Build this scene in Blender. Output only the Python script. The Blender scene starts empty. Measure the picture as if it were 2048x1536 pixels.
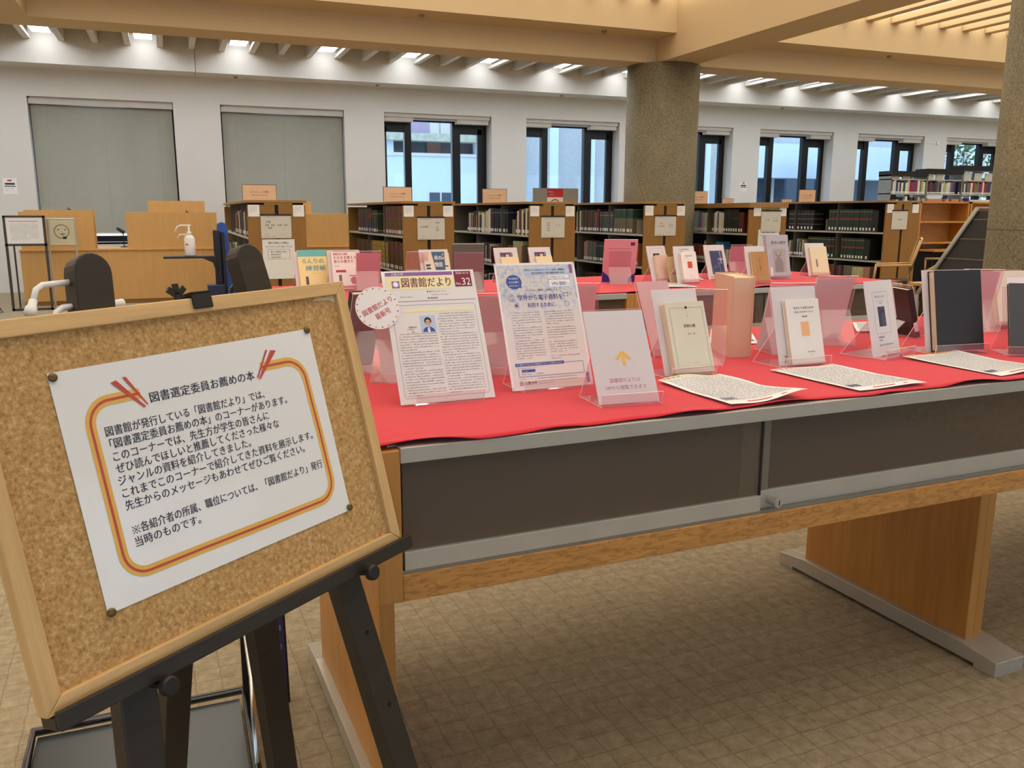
import bpy, math, random
from math import sin, cos, radians as R, pi
from mathutils import Vector, Matrix
random.seed(7)
S = bpy.context.scene
C = S.collection
# ---------------------------------------------------------------- camera, world, exposure
YAW, PITCH, ROLL, TY, H = R(21.5), R(11.31), R(.14), R(2.2), 1.3
cam = bpy.data.cameras.new('camera'); co = bpy.data.objects.new('camera', cam); C.objects.link(co); S.camera = co
cam.sensor_width = 36; cam.lens = 1711.5 / 2048 * 36; cam.clip_start = .05; cam.clip_end = 200
fw = Vector((sin(YAW)*cos(PITCH), cos(YAW)*cos(PITCH), -sin(PITCH)))
ri = Vector((cos(YAW), -sin(YAW), 0)); up = ri.cross(fw)
r2 = ri*cos(ROLL) + up*sin(ROLL); u2 = -ri*sin(ROLL) + up*cos(ROLL)
co.matrix_world = Matrix(((r2.x, u2.x, -fw.x, 0), (r2.y, u2.y, -fw.y, 0), (r2.z, u2.z, -fw.z, H), (0, 0, 0, 1)))
S.view_settings.view_transform = 'Standard'; S.view_settings.look = 'None'
S.view_settings.gamma = 1; S.view_settings.use_curve_mapping = False
S.view_settings.exposure = 0.1
DAY = 2.6            # overcast daylight
COFFER = 2.45          # warm luminous coffers
STRIP = 8.5          # cool lamps along the window wall
wd = bpy.data.worlds.new('sky'); S.world = wd; wd.use_nodes = True
bg = wd.node_tree.nodes['Background']; bg.inputs[0].default_value = (.62, .80, 1.0, 1); bg.inputs[1].default_value = DAY
S.cycles.max_bounces = 8; S.cycles.diffuse_bounces = 4; S.cycles.glossy_bounces = 3
S.cycles.transparent_max_bounces = 24; S.cycles.transmission_bounces = 4
S.cycles.caustics_reflective = False; S.cycles.caustics_refractive = False
S.cycles.sample_clamp_indirect = 4
try:
    S.cycles.use_denoising = True; S.cycles.denoiser = 'OPENIMAGEDENOISE'
except Exception: pass

# ---------------------------------------------------------------- materials
def srgb(c):
    return tuple(((v/255)/12.92 if v/255 <= .04045 else ((v/255+.055)/1.055)**2.4) for v in c)
class NT:
    def __init__(s, name):
        s.m = bpy.data.materials.new(name); s.m.use_nodes = True; s.t = s.m.node_tree; s.n = s.t.nodes
        s.b = s.n['Principled BSDF']
    def add(s, typ, **k):
        n = s.n.new(typ)
        for a, v in k.items():
            if a.startswith('i_'): n.inputs[int(a[2:])].default_value = v
            else: setattr(n, a, v)
        return n
    def l(s, a, b): s.t.links.new(a, b)
    def coord(s, scale=(1, 1, 1), kind='Object'):
        tc = s.add('ShaderNodeTexCoord'); mp = s.add('ShaderNodeMapping'); s.l(tc.outputs[kind], mp.inputs[0])
        mp.inputs['Scale'].default_value = scale; return mp.outputs[0]
    def noise(s, vec, scale, detail=3, rough=.5):
        n = s.add('ShaderNodeTexNoise'); n.inputs['Scale'].default_value = scale; n.inputs['Detail'].default_value = detail
        n.inputs['Roughness'].default_value = rough; s.l(vec, n.inputs['Vector']); return n.outputs[0]
    def ramp(s, fac, stops):
        r = s.add('ShaderNodeValToRGB'); e = r.color_ramp.elements
        while len(e) < len(stops): e.new(.5)
        for k, (p, c) in zip(e, stops): k.position = p; k.color = (*c[:3], 1)
        s.l(fac, r.inputs[0]); return r.outputs[0]
    def mix(s, fac, a, b, mode='MIX'):
        m = s.add('ShaderNodeMix', data_type='RGBA', blend_type=mode)
        for sock, v in ((m.inputs[0], fac), (m.inputs[6], a), (m.inputs[7], b)):
            if hasattr(v, 'links'): s.l(v, sock)
            elif isinstance(v, (int, float)): sock.default_value = v
            else: sock.default_value = (*v[:3], 1)
        return m.outputs[2]
    def bump(s, h, st, dist=.002):
        b = s.add('ShaderNodeBump'); b.inputs['Strength'].default_value = st; b.inputs['Distance'].default_value = dist
        s.l(h, b.inputs['Height']); s.l(b.outputs[0], s.b.inputs['Normal'])
    def col(s, c):
        if hasattr(c, 'links'): s.l(c, s.b.inputs['Base Color'])
        else: s.b.inputs['Base Color'].default_value = (*c[:3], 1)
    def set(s, rough=.5, metal=0, spec=.5, coat=0):
        s.b.inputs['Roughness'].default_value = rough; s.b.inputs['Metallic'].default_value = metal
        s.b.inputs['Specular IOR Level'].default_value = spec; s.b.inputs['Coat Weight'].default_value = coat
_pc = {}
def plain(c, rough=.55, metal=0, var=.06, spec=.5, coat=0, name=None):
    key = (tuple(c), rough, metal, spec, coat)
    if key in _pc: return _pc[key]
    n = NT(name or 'surface_%d' % len(_pc)); l = srgb(c)
    f = n.noise(n.coord(), 9, 2)
    n.col(n.mix(f, tuple(v*(1-var) for v in l), tuple(min(1, v*(1+var)) for v in l))); n.set(rough, metal, spec, coat)
    _pc[key] = n.m; return n.m
def wood(name, c, scale=(1.5, 22, 22), dark=.72, rough=.42, flake=False):
    n = NT(name); l = srgb(c); v = n.coord(scale)
    f = n.noise(v, 2.2, 5, .6); a = n.ramp(f, [(.3, tuple(x*dark for x in l)), (.62, l), (.8, tuple(min(1, x*1.1) for x in l))])
    if flake:
        w = n.noise(n.coord((14, 60, 60)), 2.4, 1, .4)
        g = n.ramp(w, [(.52, (1, 1, 1)), (.58, (.74, .68, .6)), (.66, (.74, .68, .6)), (.7, (1, 1, 1))])
        a = n.mix(.85, a, g, 'MULTIPLY')
    n.col(a); n.set(rough, 0, .45); n.bump(f, .12, .0008); return n.m
def emit(name, c, st):
    n = NT(name); n.col((.9, .9, .9)); n.b.inputs['Emission Color'].default_value = (*c, 1); n.b.inputs['Emission Strength'].default_value = st
    return n.m
M = {}
M['oak'] = wood('oak', (206, 148, 80), flake=False)
M['oak_x'] = wood('oak_flaked', (210, 150, 80), (4, 30, 30), flake=True)
M['oak_v'] = wood('oak_upright', (202, 142, 72), (18, 18, 1.2), .82)
M['shelf_wood'] = wood('shelf_wood', (148, 106, 48), (14, 14, 1.0), .9, .5)
M['shelf_top'] = wood('shelf_top', (164, 120, 66), (14, 1.2, 14), .9, .5)
M['desk_wood'] = wood('desk_wood', (216, 166, 100), (8, 8, .8), .93, .5)
M['pine'] = wood('pine', (228, 188, 130), (2.5, 40, 40), .80, .45)
M['pine_v'] = wood('pine_upright', (226, 186, 128), (40, 40, 2.5), .80, .45)
M['chair_wood'] = wood('chair_wood', (222, 178, 120), (8, 8, 3), .9, .4)
M['steel'] = plain((196, 192, 182), .34, .45, .10, name='brushed_steel')
M['steel_d'] = plain((150, 146, 134), .42, .7, .12, name='dull_steel')
M['chrome'] = plain((220, 220, 222), .18, 1, name='chrome')
M['black_m'] = plain((38, 34, 32), .38, .2, name='black_metal')
M['black'] = plain((26, 25, 26), .5, name='black_plastic')
M['gloss_b'] = plain((24, 28, 36), .14, .1, coat=.5, name='glossy_black')
M['easel'] = wood('easel_black', (50, 44, 38), (2, 30, 30), .75, .42)
M['navy'] = plain((34, 44, 72), .45, name='navy_plastic')
M['blue'] = plain((40, 88, 176), .4, name='blue_plastic')
M['white'] = plain((236, 236, 236), .45, var=.02, name='white_plastic')
M['paper'] = plain((238, 238, 240), .55, var=.015, name='paper')
M['lam'] = plain((236, 237, 238), .12, var=.015, coat=.6, name='laminated_paper')
M['gray'] = plain((150, 148, 140), .6, name='grey_metal')
M['beige'] = plain((224, 190, 158), .6, name='beige_board')
M['darkbay'] = plain((26, 22, 18), .8, name='dark_back_panel')
M['shelf_m'] = plain((190, 184, 168), .5, name='shelf_metal')
M['ink'] = plain((40, 38, 62), .7, var=.02, name='navy_ink')
M['inkb'] = plain((45, 42, 42), .7, var=.02, name='black_ink')
M['inkg'] = plain((120, 120, 126), .7, var=.02, name='grey_ink')
M['upr'] = plain((96, 92, 84), .6, name='shaded_upright')  # metal uprights coloured dark for the shade inside the bookcases
M['brown_case'] = plain((206, 178, 162), .7, var=.05, name='case_lining')
def pcol(r, g, b, **k): return plain((r, g, b), **k)

n = NT('plaster_white'); f = n.noise(n.coord(), 1.5, 3); n.col(n.mix(f, srgb((214, 211, 206)), srgb((224, 221, 216)))); n.set(.8, spec=.2); n.bump(n.noise(n.coord(), 180, 2), .1, .001); M['wall'] = n.m
n = NT('ceiling_cream'); f = n.noise(n.coord(), 1.2, 3); n.col(n.mix(f, srgb((204, 181, 144)), srgb((212, 189, 152)))); n.set(.8, spec=.2); n.bump(n.noise(n.coord(), 160, 2), .1, .001); M['ceil'] = n.m
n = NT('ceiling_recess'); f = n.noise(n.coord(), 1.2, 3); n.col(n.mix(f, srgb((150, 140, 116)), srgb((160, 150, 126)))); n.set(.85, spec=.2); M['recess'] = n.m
n = NT('concrete'); a = n.noise(n.coord(), 55, 4, .7); b_ = n.noise(n.coord(), 2.5, 3)
v = n.add('ShaderNodeTexVoronoi'); v.inputs['Scale'].default_value = 70; n.l(n.coord(), v.inputs['Vector'])
c1 = n.ramp(a, [(.3, srgb((96, 88, 66))), (.5, srgb((136, 128, 104))), (.62, srgb((146, 138, 114))), (.74, srgb((186, 180, 160)))])
c2 = n.mix(.35, c1, n.ramp(b_, [(.35, (.55, .55, .55)), (.65, (1, 1, 1))]), 'MULTIPLY'); n.col(c2); n.set(.75, spec=.3); n.bump(a, .5, .004); M['concrete'] = n.m
# carpet: embossed squares
n = NT('carpet'); cv = n.coord((1, 1, 1)); rot = cv.node; rot.inputs['Rotation'].default_value = (0, 0, R(-2))
nz = n.add('ShaderNodeTexNoise'); nz.inputs['Scale'].default_value = 16; nz.inputs['Detail'].default_value = 3; n.l(cv, nz.inputs['Vector'])
ad = n.add('ShaderNodeVectorMath', operation='MULTIPLY_ADD'); n.l(nz.outputs[1], ad.inputs[0]); ad.inputs[1].default_value = (.018, .018, 0); n.l(cv, ad.inputs[2])
br = n.add('ShaderNodeTexBrick', offset=0.0, squash=1.0); n.l(ad.outputs[0], br.inputs['Vector'])
br.inputs['Scale'].default_value = 1; br.inputs['Brick Width'].default_value = .070; br.inputs['Row Height'].default_value = .066
br.inputs['Mortar Size'].default_value = .0022; br.inputs['Mortar Smooth'].default_value = .5
br.inputs['Color1'].default_value = (1, 1, 1, 1); br.inputs['Color2'].default_value = (.94, .94, .94, 1); br.inputs['Mortar'].default_value = (.66, .66, .66, 1)
fz = n.noise(cv, 260, 3, .7); ft = n.noise(cv, 30, 3, .7)
base = n.ramp(ft, [(.3, srgb((152, 138, 112))), (.7, srgb((184, 170, 144)))])
n.col(n.mix(.75, n.mix(.35, base, n.ramp(fz, [(.3, (.45, .45, .45)), (.7, (1, 1, 1))]), 'MULTIPLY'), br.outputs[0], 'MULTIPLY')); n.set(.95, spec=.1)
n.bump(br.outputs[0], .5, .004); M['carpet'] = n.m
# cork
n = NT('cork'); cv = n.coord((1, 1.9, 1)); a = n.noise(cv, 170, 3, .65); b_ = n.noise(n.coord(), 300, 2, .6)
c1 = n.ramp(a, [(.25, srgb((150, 112, 66))), (.42, srgb((190, 148, 94))), (.56, srgb((204, 164, 108))), (.74, srgb((226, 196, 144)))])
c2 = n.mix(.3, c1, n.ramp(b_, [(.32, (.45, .38, .3)), (.5, (1, 1, 1))]), 'MULTIPLY'); n.col(c2); n.set(.8, spec=.25); n.bump(a, .5, .0015); M['cork'] = n.m
# red felt
n = NT('red_cloth'); a = n.noise(n.coord(), 400, 2, .7); b_ = n.noise(n.coord(), 3, 3)
n.col(n.mix(b_, srgb((204, 34, 50)), srgb((218, 44, 60)))); n.set(.9, spec=.15); n.bump(a, .2, .0006)
n.b.inputs['Sheen Weight'].default_value = .25; M['red'] = n.m
# laminated notice: film with slight ripples
n = NT('laminated_notice'); n.col(srgb((246, 246, 246))); n.set(.5, 0, .3, 1.0); n.b.inputs['Coat Roughness'].default_value = .10
a = n.noise(n.coord(), 14, 2, .5); bp = n.add('ShaderNodeBump'); bp.inputs['Strength'].default_value = .5; bp.inputs['Distance'].default_value = .003
n.l(a, bp.inputs['Height']); n.l(bp.outputs[0], n.b.inputs['Coat Normal']); M['notice'] = n.m
def paperlike(name, c, tr=.35):
    n = NT(name); n.col(srgb(c)); n.set(.6, spec=.3); t_ = n.add('ShaderNodeBsdfTranslucent'); t_.inputs[0].default_value = (*srgb(c), 1)
    m_ = n.add('ShaderNodeMixShader'); m_.inputs[0].default_value = tr; n.l(n.b.outputs[0], m_.inputs[1]); n.l(t_.outputs[0], m_.inputs[2]); n.l(m_.outputs[0], n.n['Material Output'].inputs[0]); return n.m
M['sheet'] = paperlike('thin_paper', (240, 240, 242))
def clear(name, tint, gl=.06, edge=.5, haze=None, hz=0):
    n = NT(name); n.n.remove(n.b); tr = n.add('ShaderNodeBsdfTransparent'); tr.inputs[0].default_value = (*tint, 1)
    g = n.add('ShaderNodeBsdfGlossy'); g.inputs['Roughness'].default_value = .03; g.inputs[0].default_value = (1, 1, 1, 1)
    fr = n.add('ShaderNodeFresnel'); fr.inputs[0].default_value = 1.5
    m1 = n.add('ShaderNodeMixShader')
    ge = n.add('ShaderNodeNewGeometry'); mu = n.add('ShaderNodeMath', operation='MULTIPLY_ADD'); n.l(ge.outputs['Backfacing'], mu.inputs[0]); mu.inputs[1].default_value = -1; mu.inputs[2].default_value = 1
    m3 = n.add('ShaderNodeMath', operation='MULTIPLY'); n.l(mu.outputs[0], m3.inputs[0]); n.l(fr.outputs[0], m3.inputs[1])
    n.l(m3.outputs[0], m1.inputs[0]); n.l(tr.outputs[0], m1.inputs[1]); n.l(g.outputs[0], m1.inputs[2])
    out = m1.outputs[0]
    if haze:
        d = n.add('ShaderNodeBsdfDiffuse'); d.inputs[0].default_value = (*haze, 1); m2 = n.add('ShaderNodeMixShader'); m2.inputs[0].default_value = hz
        n.l(out, m2.inputs[1]); n.l(d.outputs[0], m2.inputs[2]); out = m2.outputs[0]
    n.l(out, n.n['Material Output'].inputs[0]); return n.m
M['glass'] = clear('window_glass', (.93, .96, .98))
M['case_glass'] = clear('case_glass', (.90, .92, .90), haze=srgb((168, 146, 130)), hz=.15)  # brown haze in the glass stands in for light inside the case
M['acrylic'] = clear('acrylic_pink_reflection', (.97, .92, .935), haze=srgb((240, 206, 214)), hz=.12)  # pink tint and haze paint in the red cloth's reflection
M['acrylic_c'] = clear('acrylic_clear', (.97, .94, .945), haze=srgb((236, 214, 218)), hz=.05)  # weaker painted pink from the cloth
M['acr_edge'] = plain((246, 226, 226), .2, var=.01, name='acrylic_edge')  # whitish rim colour paints the bright highlight along acrylic edges
M['strip'] = emit('lamp_cool', (.93, .97, 1.0), STRIP)
M['coffer'] = emit('lamp_warm', (1.0, .93, .80), COFFER)

# ---------------------------------------------------------------- mesh helpers
class MB:
    def __init__(s): s.v = []; s.f = []; s.mi = []; s.X = None
    def av(s, pts):
        k = len(s.v)
        for p in pts:
            p = Vector(p)
            if s.X is not None: p = s.X @ p
            s.v.append(p[:])
        return k
    def face(s, idx, m=0): s.f.append(tuple(idx)); s.mi.append(m)
    def box(s, a, b, m=0):
        x0, y0, z0 = a; x1, y1, z1 = b
        k = s.av([(x0,y0,z0),(x1,y0,z0),(x1,y1,z0),(x0,y1,z0),(x0,y0,z1),(x1,y0,z1),(x1,y1,z1),(x0,y1,z1)])
        for q in ((0,3,2,1),(4,5,6,7),(0,1,5,4),(1,2,6,5),(2,3,7,6),(3,0,4,7)): s.face([k+i for i in q], m)
        return s
    def quad(s, pts, m=0): k = s.av(pts); s.face(range(k, k+len(pts)), m); return s
    def prism(s, poly, a, b, axis='y', m=0):
        # poly: 2d list; extruded along axis from a to b
        def P(p, t):
            return {'y': (p[0], t, p[1]), 'x': (t, p[0], p[1]), 'z': (p[0], p[1], t)}[axis]
        n_ = len(poly); k = s.av([P(p, a) for p in poly] + [P(p, b) for p in poly])
        s.face(list(range(k, k+n_)), m); s.face(list(range(k+2*n_-1, k+n_-1, -1)), m)
        for i in range(n_): j = (i+1) % n_; s.face((k+j, k+i, k+n_+i, k+n_+j), m)
        return s
    def tube(s, path, r, n_=8, m=0, r1=None, caps=True):
        path = [Vector(p) for p in path]; rings = []
        for i, p in enumerate(path):
            d = (path[min(i+1, len(path)-1)] - path[max(i-1, 0)]).normalized()
            a = d.cross(Vector((0, 0, 1))); a = a.normalized() if a.length > 1e-3 else Vector((1, 0, 0)); b = d.cross(a)
            rr = r if r1 is None else r + (r1-r)*i/(len(path)-1)
            if isinstance(r, (list, tuple)): rr = r[i]
            rings.append(s.av([p + a*rr*cos(2*pi*t/n_) + b*rr*sin(2*pi*t/n_) for t in range(n_)]))
        for q in range(len(rings)-1):
            for t in range(n_):
                u = (t+1) % n_; s.face((rings[q]+t, rings[q]+u, rings[q+1]+u, rings[q+1]+t), m)
        if caps: s.face([rings[0]+t for t in range(n_)][::-1], m); s.face([rings[-1]+t for t in range(n_)], m)
        return s
    def strip(s, prof, x0, x1, th, m=0, me=1):
        # bent sheet: 2d profile (y,z) swept along x, thickness th; side rims get material me
        pr = [Vector(p) for p in prof]; off = []
        for i in range(len(pr)):
            a = (pr[i]-pr[i-1]).normalized() if i else None; b = (pr[i+1]-pr[i]).normalized() if i < len(pr)-1 else None
            na = Vector((-a.y, a.x)) if a else None; nb = Vector((-b.y, b.x)) if b else None
            if na is None: nn = nb
            elif nb is None: nn = na
            else:
                nn = na+nb; nn = nn.normalized() if nn.length > .3 else na; nn = nn/max(.5, nn.dot(na))
            off.append(pr[i]+nn*th)
        k = s.av([(x0, p.x, p.y) for p in pr]+[(x0, p.x, p.y) for p in off]+[(x1, p.x, p.y) for p in pr]+[(x1, p.x, p.y) for p in off]); L = len(pr)
        for i in range(L-1):
            a = k+i; s.face((a, a+1, a+2*L+1, a+2*L), m); s.face((a+L, a+3*L, a+3*L+1, a+L+1), m)
            s.face((a, a+L, a+L+1, a+1), me); s.face((a+2*L, a+2*L+1, a+3*L+1, a+3*L), me)
        s.face((k, k+2*L, k+3*L, k+L), me); e = k+L-1; s.face((e, e+L, e+3*L, e+2*L), me)
        return s
    def build(s, name, mats, parent=None, loc=None, rot=None, mw=None, smooth=False, bevel=0, **props):
        me = bpy.data.meshes.new(name); me.from_pydata(s.v, [], s.f)
        if not isinstance(mats, (list, tuple)): mats = [mats]
        for m in mats: me.materials.append(M[m] if isinstance(m, str) else m)
        if len(mats) > 1: me.polygons.foreach_set('material_index', s.mi)
        if smooth: me.polygons.foreach_set('use_smooth', [True]*len(me.polygons))
        me.update(); o = bpy.data.objects.new(name, me); C.objects.link(o)
        if parent: o.parent = parent
        if mw is not None: o.matrix_world = mw
        if loc: o.location = loc
        if rot: o.rotation_euler = rot
        if bevel:
            b = o.modifiers.new('edge', 'BEVEL'); b.width = bevel; b.segments = 2; b.limit_method = 'ANGLE'
        for k_, v_ in props.items(): o[k_] = v_
        return o
def empty(name, mw=None, **props):
    o = bpy.data.objects.new(name, None); C.objects.link(o); o.empty_display_size = .05
    if mw is not None: o.matrix_world = mw
    for k_, v_ in props.items(): o[k_] = v_
    return o
def props(label, cat, group=None):
    d = dict(label=label, category=cat)
    if group: d['group'] = group
    return d
def TM(x, y, z=0, rot=0, lean=0):      # point in the display tables' frame
    return Matrix.Rotation(TY, 4, 'Z') @ Matrix.Translation((x, y, z)) @ Matrix.Rotation(R(rot), 4, 'Z') @ Matrix.Rotation(-R(lean), 4, 'X')
def WM(x, y, z=0, rot=0, lean=0):
    return Matrix.Translation((x, y, z)) @ Matrix.Rotation(R(rot), 4, 'Z') @ Matrix.Rotation(-R(lean), 4, 'X')
_tc = {}
def glyphs(body, bold=0, res=2, vertical=False):
    key = (body, bold, res)
    if key not in _tc:
        cu = bpy.data.curves.new('t', 'FONT'); cu.body = body; cu.resolution_u = res; cu.offset = bold; cu.fill_mode = 'FRONT' if hasattr(cu, 'fill_mode') else None
        o = bpy.data.objects.new('t', cu); C.objects.link(o); bpy.context.view_layer.update()
        me = bpy.data.meshes.new_from_object(o.evaluated_get(bpy.context.evaluated_depsgraph_get()))
        vs = [v.co.copy() for v in me.vertices]; fs = [tuple(p.vertices) for p in me.polygons]
        bpy.data.objects.remove(o); bpy.data.curves.remove(cu); bpy.data.meshes.remove(me)
        _tc[key] = (vs, fs)
    return _tc[key]
def text(mb, body, x, z, size, width=None, align='L', m=0, y=-.0004, bold=0.0, ang=0, res=2):
    # writes into the XZ plane facing -Y; x,z = left baseline
    vs, fs = glyphs(body, 0, res)
    if not vs: return
    x0 = min(v.x for v in vs); x1 = max(v.x for v in vs); sx = size if not width else width/(x1-x0)
    w = (x1-x0)*sx; ox = {'L': 0, 'C': -w/2, 'R': -w}[align]; ca, sa = cos(R(ang)), sin(R(ang))
    pts = []
    for v in vs:
        px, pz = (v.x-x0)*sx+ox, v.y*size
        pts.append((x+px*ca-pz*sa, y, z+px*sa+pz*ca))
    k = mb.av(pts)
    for f_ in fs: mb.face([k+i for i in f_], m)
    if bold:      # heavier weight: the same strokes once more, a hair to the right
        dx = size*min(.035, .012+bold*1.2); k = mb.av([(p[0]+dx*ca, p[1]-.00005, p[2]+dx*sa) for p in pts])
        for f_ in fs: mb.face([k+i for i in f_], m)
def vtext(mb, body, x, z, size, m=0, y=-.0004, bold=0):
    for i, ch in enumerate(body): text(mb, ch, x, z-size*1.1*(i+1), size, align='C', m=m, y=y, bold=bold)
def micro(mb, x0, z0, w, lines, pitch, ch, m=0, y=-.0004, last=.6, para=0, ang=0):
    # print too small to read: one small mark per character
    for i in range(lines):
        end = w if not (i == lines-1 or (para and i % para == para-1)) else w*last*random.uniform(.6, 1.1)
        x = 0 if not (para and i % para == 0) else ch
        while x < end-ch:
            if random.random() > .06:
                a = ch*random.uniform(.55, .85); b = ch*random.uniform(.5, .85); d = ch*random.uniform(0, .12)
                zz = z0-i*pitch+d
                mb.quad([(x0+x, y, zz), (x0+x+a, y, zz), (x0+x+a, y, zz+b*.42), (x0+x, y, zz+b*.42)], m)
                if random.random() < .6: mb.quad([(x0+x+a*.1, y, zz+b*.62), (x0+x+a*.9, y, zz+b*.62), (x0+x+a*.9, y, zz+b*.86), (x0+x+a*.1, y, zz+b*.86)], m)
            x += ch
def rect(mb, x0, z0, x1, z1, m=0, y=-.0003): mb.quad([(x0, y, z0), (x1, y, z0), (x1, y, z1), (x0, y, z1)], m)
def frame(mb, x0, z0, x1, z1, t, m=0, y=-.0004):
    for a in ((x0, z0, x1, z0+t), (x0, z1-t, x1, z1), (x0, z0, x0+t, z1), (x1-t, z0, x1, z1)): rect(mb, *a, m=m, y=y)
def disc(mb, x, z, r, m=0, y=-.0004, n_=20, sx=1):
    mb.quad([(x+r*sx*cos(2*pi*t/n_), y, z+r*sin(2*pi*t/n_)) for t in range(n_)], m)
def ribbon(mb, path, w, m=0, y=-.0004, closed=False):
    P = [Vector((p[0], p[1])) for p in path]; L = []
    for i, p in enumerate(P):
        a = P[i-1] if (i or closed) else P[0]; b = P[(i+1) % len(P)] if (i < len(P)-1 or closed) else P[-1]
        d = (b-a).normalized(); nn = Vector((-d.y, d.x))*w/2; L.append((p+nn, p-nn))
    for i in range(len(P)-(0 if closed else 1)):
        (a, b), (c, d) = L[i], L[(i+1) % len(P)]; mb.quad([(a.x, y, a.y), (b.x, y, b.y), (d.x, y, d.y), (c.x, y, c.y)], m)
def arc(cx, cz, r, a0, a1, n_=10): return [(cx+r*cos(R(a0+(a1-a0)*i/n_)), cz+r*sin(R(a0+(a1-a0)*i/n_))) for i in range(n_+1)]
STRUCT = dict(kind='structure')

# ---------------------------------------------------------------- room shell
YW = 16.0
mb = MB(); mb.box((-9, -7, -.05), (26, YW, 0)); floor = mb.build('floor', 'carpet', **STRUCT)
WIN = [(-1.97, .19), (.94, 3.05), (3.78, 5.87), (6.59, 8.64), (9.34, 11.39), (12.09, 14.10), (14.80, 16.81), (17.52, 19.6)]
SILL, HEAD = .80, 3.10
mb = MB(); x = -9.0
mb.box((-9, YW, 0), (26, YW+.4, SILL)); mb.box((-9, YW, HEAD), (26, YW+.4, 4.3))
for a, b in WIN + [(26, 26)]:
    mb.box((x, YW, SILL), (a, YW+.4, HEAD)); x = b
mb.build('wall_back', 'wall', **STRUCT)
MB().box((-9.2, -7, 0), (-9, YW, 4.3)).build('wall_left', 'wall', **STRUCT)
MB().box((26, -7, 0), (26.2, YW, 4.3)).build('wall_right', 'wall', **STRUCT)
mb = MB(); mb.box((-9.2, -5.2, 0), (26.2, -5, .7)).box((-9.2, -5.2, 3.1), (26.2, -5, 4.3)); x = -9.2
for q in range(12): mb.box((x, -5.2, .7), (x+.7, -5, 3.1)); x += 2.95
mb.build('wall_front', 'wall', **STRUCT)
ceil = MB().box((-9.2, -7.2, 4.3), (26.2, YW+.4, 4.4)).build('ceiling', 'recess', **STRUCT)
# fascia box over the windows with its joints
MB().box((-9, 15.45, 3.525), (.56, YW, 4.3)).box((.568, 15.45, 3.525), (9.6, YW, 4.3)).box((9.608, 15.45, 3.525), (26, YW, 4.3)).build('trim_1', 'wall', **STRUCT)
# beam along the window side, beam steps, cross beams
MB().box((-9, 10.16, 3.2), (26, 10.66, 4.3)).build('ceiling_beam', 'ceil', label='cream concrete beam running parallel to the window wall', **STRUCT)
CB = [(-1.72, -1.17), (5.98, 6.53), (14.2, 14.75)]
for (a, b) in CB: MB().box((a, -7, 3.2), (b, 10.16, 4.3)).build('ceiling_beam', 'ceil', **STRUCT)
MB().box((-9, 4.35, 3.2), (26, 4.85, 4.3)).box((-9, -1.2, 3.2), (26, -.7, 4.3)).build('ceiling_beam', 'ceil', **STRUCT)
mb = MB()
for a, b in ((-9, -1.72), (-1.17, 5.98), (6.53, 14.2), (14.75, 26)): mb.box((a, 9.67, 3.48), (b, 10.16, 4.3))
mb.build('trim_2', 'ceil', **STRUCT)
# coffers: warm diffusers over hanging slats
for ci, (a, b) in enumerate(((-9, -1.72), (-1.17, 5.98), (6.53, 14.2), (14.75, 22))):
    for (ya, yb) in ((-.7, 4.34), (4.86, 9.665)):
        MB().box((a+.01, ya+.01, 3.945), (b-.01, yb-.005, 3.955)).build('light_diffuser', 'coffer', ceil)
        x = a+.20
        while x < b-.12:
            MB().box((x, ya, 3.85), (x+.145, yb, 3.93)).build('slat', 'ceil', ceil); x += .437
# window-side ceiling: fins and lamps
k = 0; x = -1.58-1.4*3
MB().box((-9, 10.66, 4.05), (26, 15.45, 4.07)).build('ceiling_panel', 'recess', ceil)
while x < 25:
    for dx in (-.235, .235, .70):
        MB().box((x+dx-.045, 10.665, 3.87), (x+dx+.045, 15.445, 4.05)).build('fin', 'wall', ceil)
    lamp = empty('ceiling_lamp', WM(x, 12.9, 3.94), **props('long cool white lamp recessed between ceiling fins by the windows', 'lamp', 'recessed lamps along the window wall'))
    MB().box((-.13, -2.2, .06), (.13, 2.35, .09)).box((-.14, -2.21, -.01), (-.13, 2.36, .09)).box((.13, -2.21, -.01), (.14, 2.36, .09)).build('housing', 'white', lamp)
    MB().box((-.125, -2.19, 0), (.125, 2.34, .055)).build('tube_cover', 'strip', lamp)
    x += 1.4; k += 1
for (x, y, z) in ((2.8, 9.9, 3.478), (6.0-.9, 9.9, 3.478), (9.6, 9.9, 3.478), (1.2, 15.7, 3.523), (3.6, 15.7, 3.523), (7.2, 15.7, 3.523), (12.4, 15.7, 3.523)):
    MB().tube([(0, 0, 0), (0, 0, -.02), (0, 0, -.03)], [.03, .03, .012], 10).build('sprinkler', 'steel_d', mw=WM(x, y, z), label='small round metal sprinkler head on the ceiling underside', category='sprinkler', group='sprinkler heads under the ceiling steps')
# columns
def column(x, y, lab):
    mb = MB(); n_ = 48; r = .48
    for (z0, z1, rr) in ((0, 1.18, r), (1.18, 1.186, r-.003), (1.186, 3.2, r)):
        k = mb.av([(rr*cos(2*pi*t/n_), rr*sin(2*pi*t/n_), z) for z in (z0, z1) for t in range(n_)])
        for t in range(n_): u = (t+1) % n_; mb.face((k+t, k+u, k+n_+u, k+n_+t))
    mb.face(range(k+n_, k+2*n_))
    o = mb.build('concrete_column', 'concrete', mw=WM(x, y, 0), smooth=True, label=lab, **STRUCT)
column(6.25, 10.4, 'round speckled concrete column rising behind the bookcases')
column(6.25, 4.6, 'round speckled concrete column at the end of the display tables')

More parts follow.
